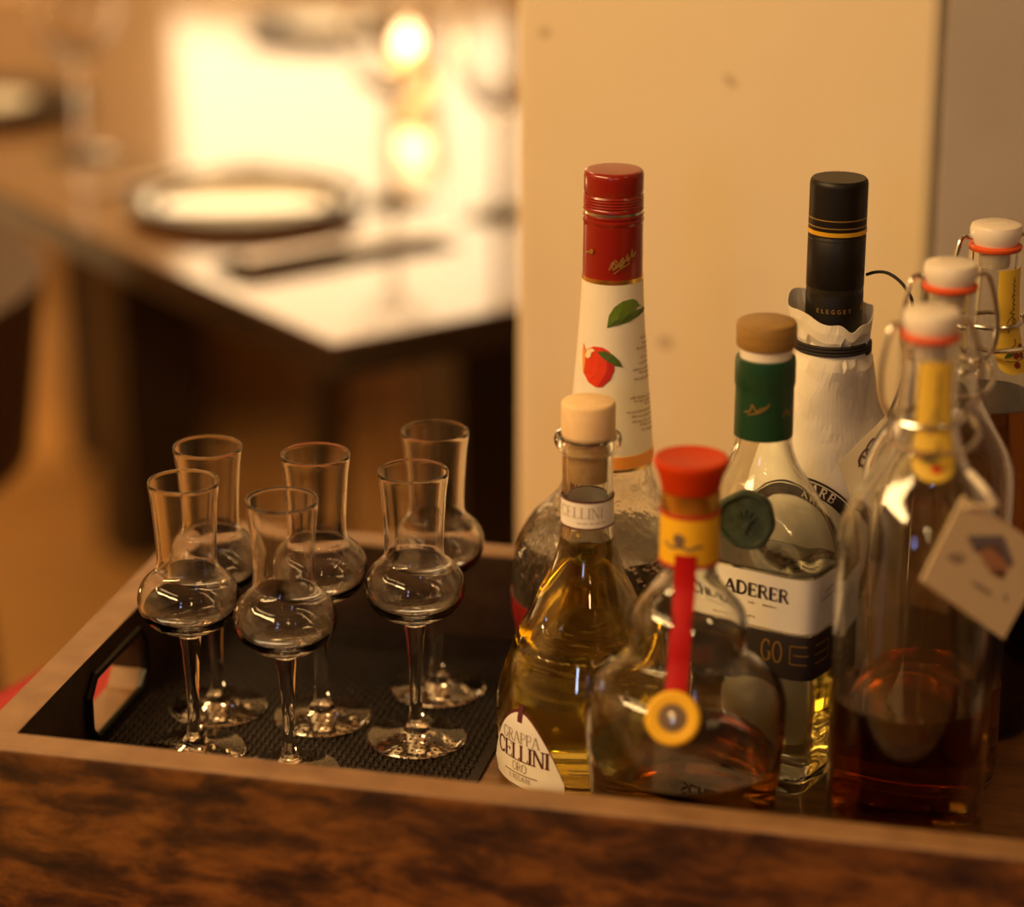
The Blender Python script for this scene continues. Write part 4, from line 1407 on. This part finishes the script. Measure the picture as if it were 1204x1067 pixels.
lb = patch('front_label', sl, -HWL, HWL, 0, 0, 'white_label', e, 40, 14, 0.0003, top=lambda s: arch(s), bot=lambda s: 0.0045 - 0.020)
bv, bf = [], []
nb = 60
for i in range(nb + 1):
    s = -HWL - 0.0007 + (2 * HWL + 0.0014) * i / nb
    tout = arch(s, HWL + 0.0010, 0.010, 0.0442)
    tin = arch(s, HWL, 0.012, 0.0425) if abs(s) < HWL else 0.0045 - 0.020
    bv += [sl(s, min(tin, tout - 0.0004), 0.00015), sl(s, tout, 0.00015)]
bf = [(2 * i, 2 * i + 2, 2 * i + 3, 2 * i + 1) for i in range(nb)]
mesh('label_border', bv, bf, 'maroon_ink', lb)
patch('label_tab', sl, -0.0015, 0.0015, 0.0380 - 0.020, 0.0462 - 0.020, 'maroon_ink', lb, 4, 4, 0.0006)
lettering('label_lettering', 'GRAPPA', on_lathe(CE, la, 0.0275, 0.0003), 0.0058, 'grey_ink', lb, 0.10, 0.88, 0.02, True, 0.0006)
lettering('label_lettering', 'CELLINI', on_lathe(CE, la, 0.0185, 0.0003), 0.0082, 'maroon_ink', lb, 0.15, 1.05, -0.02, True, 0.0006)
lettering('label_lettering', 'ORO', on_lathe(CE, la, 0.0130, 0.0003), 0.0045, 'grey_ink', lb, 0.10, 0.85, 0.0, True, 0.0006)
patch('label_rule', sl, -0.0105, 0.0105, 0.0115 - 0.020, 0.0118 - 0.020, 'sepia_ink', lb, 12, 1, 0.0006)
lettering('label_lettering', '1 ASSATE', on_lathe(CE, la, 0.0080, 0.0003), 0.0028, 'grey_ink', lb, 0.14, 0.95, 0.05, True, 0.0006)
for zz in (0.0175, 0.0192):
    patch('side_rule', on_lathe(CE, la, zz, 0.0002), 0.0255, 0.058, 0.0, 0.0006, 'sepia_ink', e, 16, 1, 0.0003)
# relief in the glass: a small crest and a dotted ring of lettering
for i in range(9):
    a = math.radians(-62 + i * 13)
    zz = 0.0690
    tube('glass_relief', [((CE(z_) + 0.0002) * math.sin(a_), -(CE(z_) + 0.0002) * math.cos(a_), z_) for a_, z_ in ((a, zz), (a + 0.05, zz - 0.0008), (a + 0.10, zz), (a + 0.15, zz - 0.0006))], 0.0005, 'bottle_glass', e, 6)
ca, cz = math.radians(-38), 0.0835
crest = []
for i in range(11):
    b = math.radians(160 + 22 * i)
    z_ = cz + 0.0055 * math.sin(b)
    a_ = ca + 0.0050 * math.cos(b) / CE(z_)
    crest.append(((CE(z_) + 0.0002) * math.sin(a_), -(CE(z_) + 0.0002) * math.cos(a_), z_))
tube('glass_relief', crest, 0.0009, 'bottle_glass', e, 8)

# ------------------------------------------------ onion-shaped liqueur bottle with red cap, ribbon and gold seal
OR = interp([(0.004, 0.0375), (0.012, 0.0400), (0.0356, 0.0422), (0.0522, 0.0443), (0.0688, 0.0446), (0.079, 0.0418), (0.0865, 0.0355), (0.0920, 0.0286), (0.0965, 0.0258), (0.1015, 0.0259), (0.1075, 0.0264), (0.1145, 0.0243), (0.122, 0.0184),
             (0.129, 0.0130), (0.137, 0.0118), (0.150, 0.0116), (0.170, 0.0116)])
po_ = place((813, 540), 1.0235)
e = thing('orange_liqueur_bottle', 'squat onion-shaped bottle with bright red cap, red ribbon and gold seal', 'bottle', po_)
lathe('glass_body', shell_profile(OR, 0.171, 0.0027, steps=64), 'bottle_glass', e, 80)
lathe('liquid', liquid_profile(OR, 0.0027, 0.046), 'cognac_liquid', e, 72)
lathe('cap', [(0, 0.1700), (0.0122, 0.1700), (0.0128, 0.1712), (0.0140, 0.1765), (0.0160, 0.1810), (0.0163, 0.1826), (0.0158, 0.1838), (0.0146, 0.1842), (0.0135, 0.1838), (0, 0.1836)], 'orange_red_plastic', e, 56)
lathe('neck_ring', [(0.0115, 0.1615), (0.0127, 0.1615), (0.0129, 0.1660), (0.0127, 0.1698), (0.0115, 0.1698)], 'gold_foil', e, 48, True)
nl = lathe('neck_label', [(0.0117, 0.1385), (0.0129, 0.1385), (0.0128, 0.1600), (0.0117, 0.1600)], 'gold_label', e, 48, True)
lathe('label_edge', [(0.0118, 0.1598), (0.0131, 0.1598), (0.0131, 0.1614), (0.0118, 0.1614)], 'red_label', nl, 48, True)
lathe('label_edge', [(0.0118, 0.1372), (0.0132, 0.1372), (0.0132, 0.1388), (0.0118, 0.1388)], 'red_label', nl, 48, True)
so = on_lathe(lambda z: 0.0129, math.radians(-22), 0.149, 0.0)
blob('printed_crest', so, [(-0.0030, 0.0035), (-0.0012, 0.0045), (0.0010, 0.0038), (0.0022, 0.0020), (0.0014, -0.0008), (-0.0022, -0.0008), (-0.0032, 0.001)], 'sepia_ink', nl, 0.0003)
scribble('printed_script', so, [[(-0.0075, -0.0004), (-0.004, -0.0022), (0.000, -0.0014), (0.004, -0.0026), (0.0075, -0.0012), (0.0095, -0.0016)]], 0.0014, 'sepia_ink', nl, 0.0003)
# ribbon hanging down the front over both bulges
ra = math.radians(-11)
pth = [(0.0136, 0.1440), (0.0138, 0.1370), (0.0150, 0.1290), (0.0188, 0.1220), (0.0245, 0.1145), (0.0275, 0.1080), (0.0300, 0.1000), (0.0355, 0.0920), (0.0395, 0.0860), (0.0420, 0.0820)]
rp_ = smooth_path([Vector((r_, 0, z_)) for r_, z_ in pth], 5)
v, f = [], []
hw = 0.0047
for i, q_ in enumerate(rp_):
    base = Vector((math.sin(ra), -math.cos(ra), 0))
    sd_ = Vector((math.cos(ra), math.sin(ra), 0))
    c0 = base * q_.x + Vector((0, 0, q_.z))
    for sg in (-1, -0.5, 0, 0.5, 1):
        v.append(c0 + sd_ * hw * sg - base * 0.0008 * sg * sg)
    for sg in (1, 0.5, 0, -0.5, -1):
        v.append(c0 + sd_ * hw * sg - base * (0.0008 * sg * sg + 0.0004))
m_ = 10
for i in range(len(rp_) - 1):
    for j in range(m_):
        k = (j + 1) % m_
        f.append((i * m_ + j, i * m_ + k, (i + 1) * m_ + k, (i + 1) * m_ + j))
f += [tuple(range(m_)), tuple((len(rp_) - 1) * m_ + j for j in range(m_ - 1, -1, -1))]
rb = mesh('ribbon', v, f, 'ribbon_red', e, True)
nn = Vector((math.sin(ra), -math.cos(ra), 0.45)).normalized()
rq = Vector((0, 0, 1)).rotation_difference(nn)
cs_ = Vector((0.0428 * math.sin(ra), -0.0428 * math.cos(ra), 0.0815))
sd, sfc = lathe_data([(0, 0), (0.0112, 0), (0.0117, 0.0006), (0.0117, 0.0016), (0.0110, 0.0024), (0.0100, 0.0026), (0.0082, 0.0020), (0.0066, 0.0020), (0.0060, 0.0014), (0, 0.0014)], 48)
se = mesh('gold_seal', [cs_ + rq @ Vector(q_) for q_ in sd], sfc, 'gold_label', e, True)
sd, sfc = lathe_data([(0, 0.0014), (0.0060, 0.0014), (0.0060, 0.0018), (0.0045, 0.0020), (0, 0.0021)], 32)
md = mesh('seal_medallion', [cs_ + rq @ Vector(q_) for q_ in sd], sfc, 'sepia_ink', se, True)
sd, sfc = lathe_data([(0, 0.0020), (0.0022, 0.0021), (0.0018, 0.0030), (0, 0.0034)], 20, sect=lambda a, r, z: r * (1 + 0.35 * math.cos(2 * a)))
mesh('seal_figure', [cs_ + rq @ Vector(q_) for q_ in sd], sfc, 'silver_foil', md, True)

# ------------------------------------------------ square card tag tied to the front swing-top bottle
az = math.radians(33)
tn = Vector((math.sin(az), -math.cos(az), 0.10)).normalized()
tp0 = Vector((pf.x, pf.y, 0.13)) + Vector((math.sin(az), -math.cos(az), 0)) * (0.0345 + 0.0045)
cn = [on_plane(px_, py_, tp0, tn) for px_, py_ in ((1133, 583), (1083, 683), (1180, 752), (1236, 650))]
tg = thing('square_card_tag', 'square cream card with a small house drawing, tied to a swing-top bottle', 'tag', cn[0])
rel = [q_ - cn[0] for q_ in cn]
v = rel + [q_ - tn * 0.0007 for q_ in rel]
card = mesh('card', v, [(0, 1, 2, 3), (7, 6, 5, 4), (0, 4, 5, 1), (1, 5, 6, 2), (2, 6, 7, 3), (3, 7, 4, 0)], 'kraft_card', tg)


def card_px(px_, py_):
    return on_plane(px_, py_, tp0 + tn * 0.0003, tn) - cn[0]


def card_poly(name, pts, m_):
    vv = [card_px(*q_) for q_ in pts]
    c_ = sum(vv, Vector()) / len(vv)
    return mesh(name, [c_] + vv, [(0, 1 + i, 1 + (i + 1) % len(vv)) for i in range(len(vv))], m_, card)


card_poly('printed_roof', [(1137, 631), (1150, 630), (1168, 630), (1180, 630), (1192, 662), (1188, 668), (1180, 655), (1172, 640), (1155, 642), (1146, 650)], 'blue_grey_ink')
card_poly('printed_house', [(1150, 650), (1158, 643), (1172, 641), (1181, 656), (1186, 668), (1180, 680), (1166, 675), (1158, 664)], 'brick_ink')
card_poly('printed_house_shadow', [(1166, 668), (1182, 672), (1180, 681), (1166, 676)], 'sepia_ink')
card_poly('printed_tree', [(1112, 656), (1120, 650), (1132, 652), (1136, 660), (1124, 664)], 'faded_ink')
card_poly('printed_line', [(1140, 682), (1150, 686), (1166, 696), (1164, 701), (1148, 692)], 'faded_ink')
card_poly('printed_line', [(1181, 698), (1185, 700), (1185, 708), (1180, 706)], 'faded_ink')
st_ = [on_plane(1136, 596, tp0 + tn * 0.0008, tn), on_plane(1158, 596, tp0 + tn * 0.002, tn), on_plane(1171, 594, tp0 + tn * 0.002, tn), on_plane(1158, 576, tp0 + tn * 0.0005, tn), on_plane(1140, 556, tp0 - tn * 0.010, tn)]
tube('paper_loop', [q_ - cn[0] for q_ in smooth_path(st_[2:], 6)], 0.0016, 'cream_paper', tg, 8)
tube('tie', [q_ - cn[0] for q_ in smooth_path([st_[2], st_[1], st_[0]], 6)], 0.0010, 'kraft_card', tg, 8)
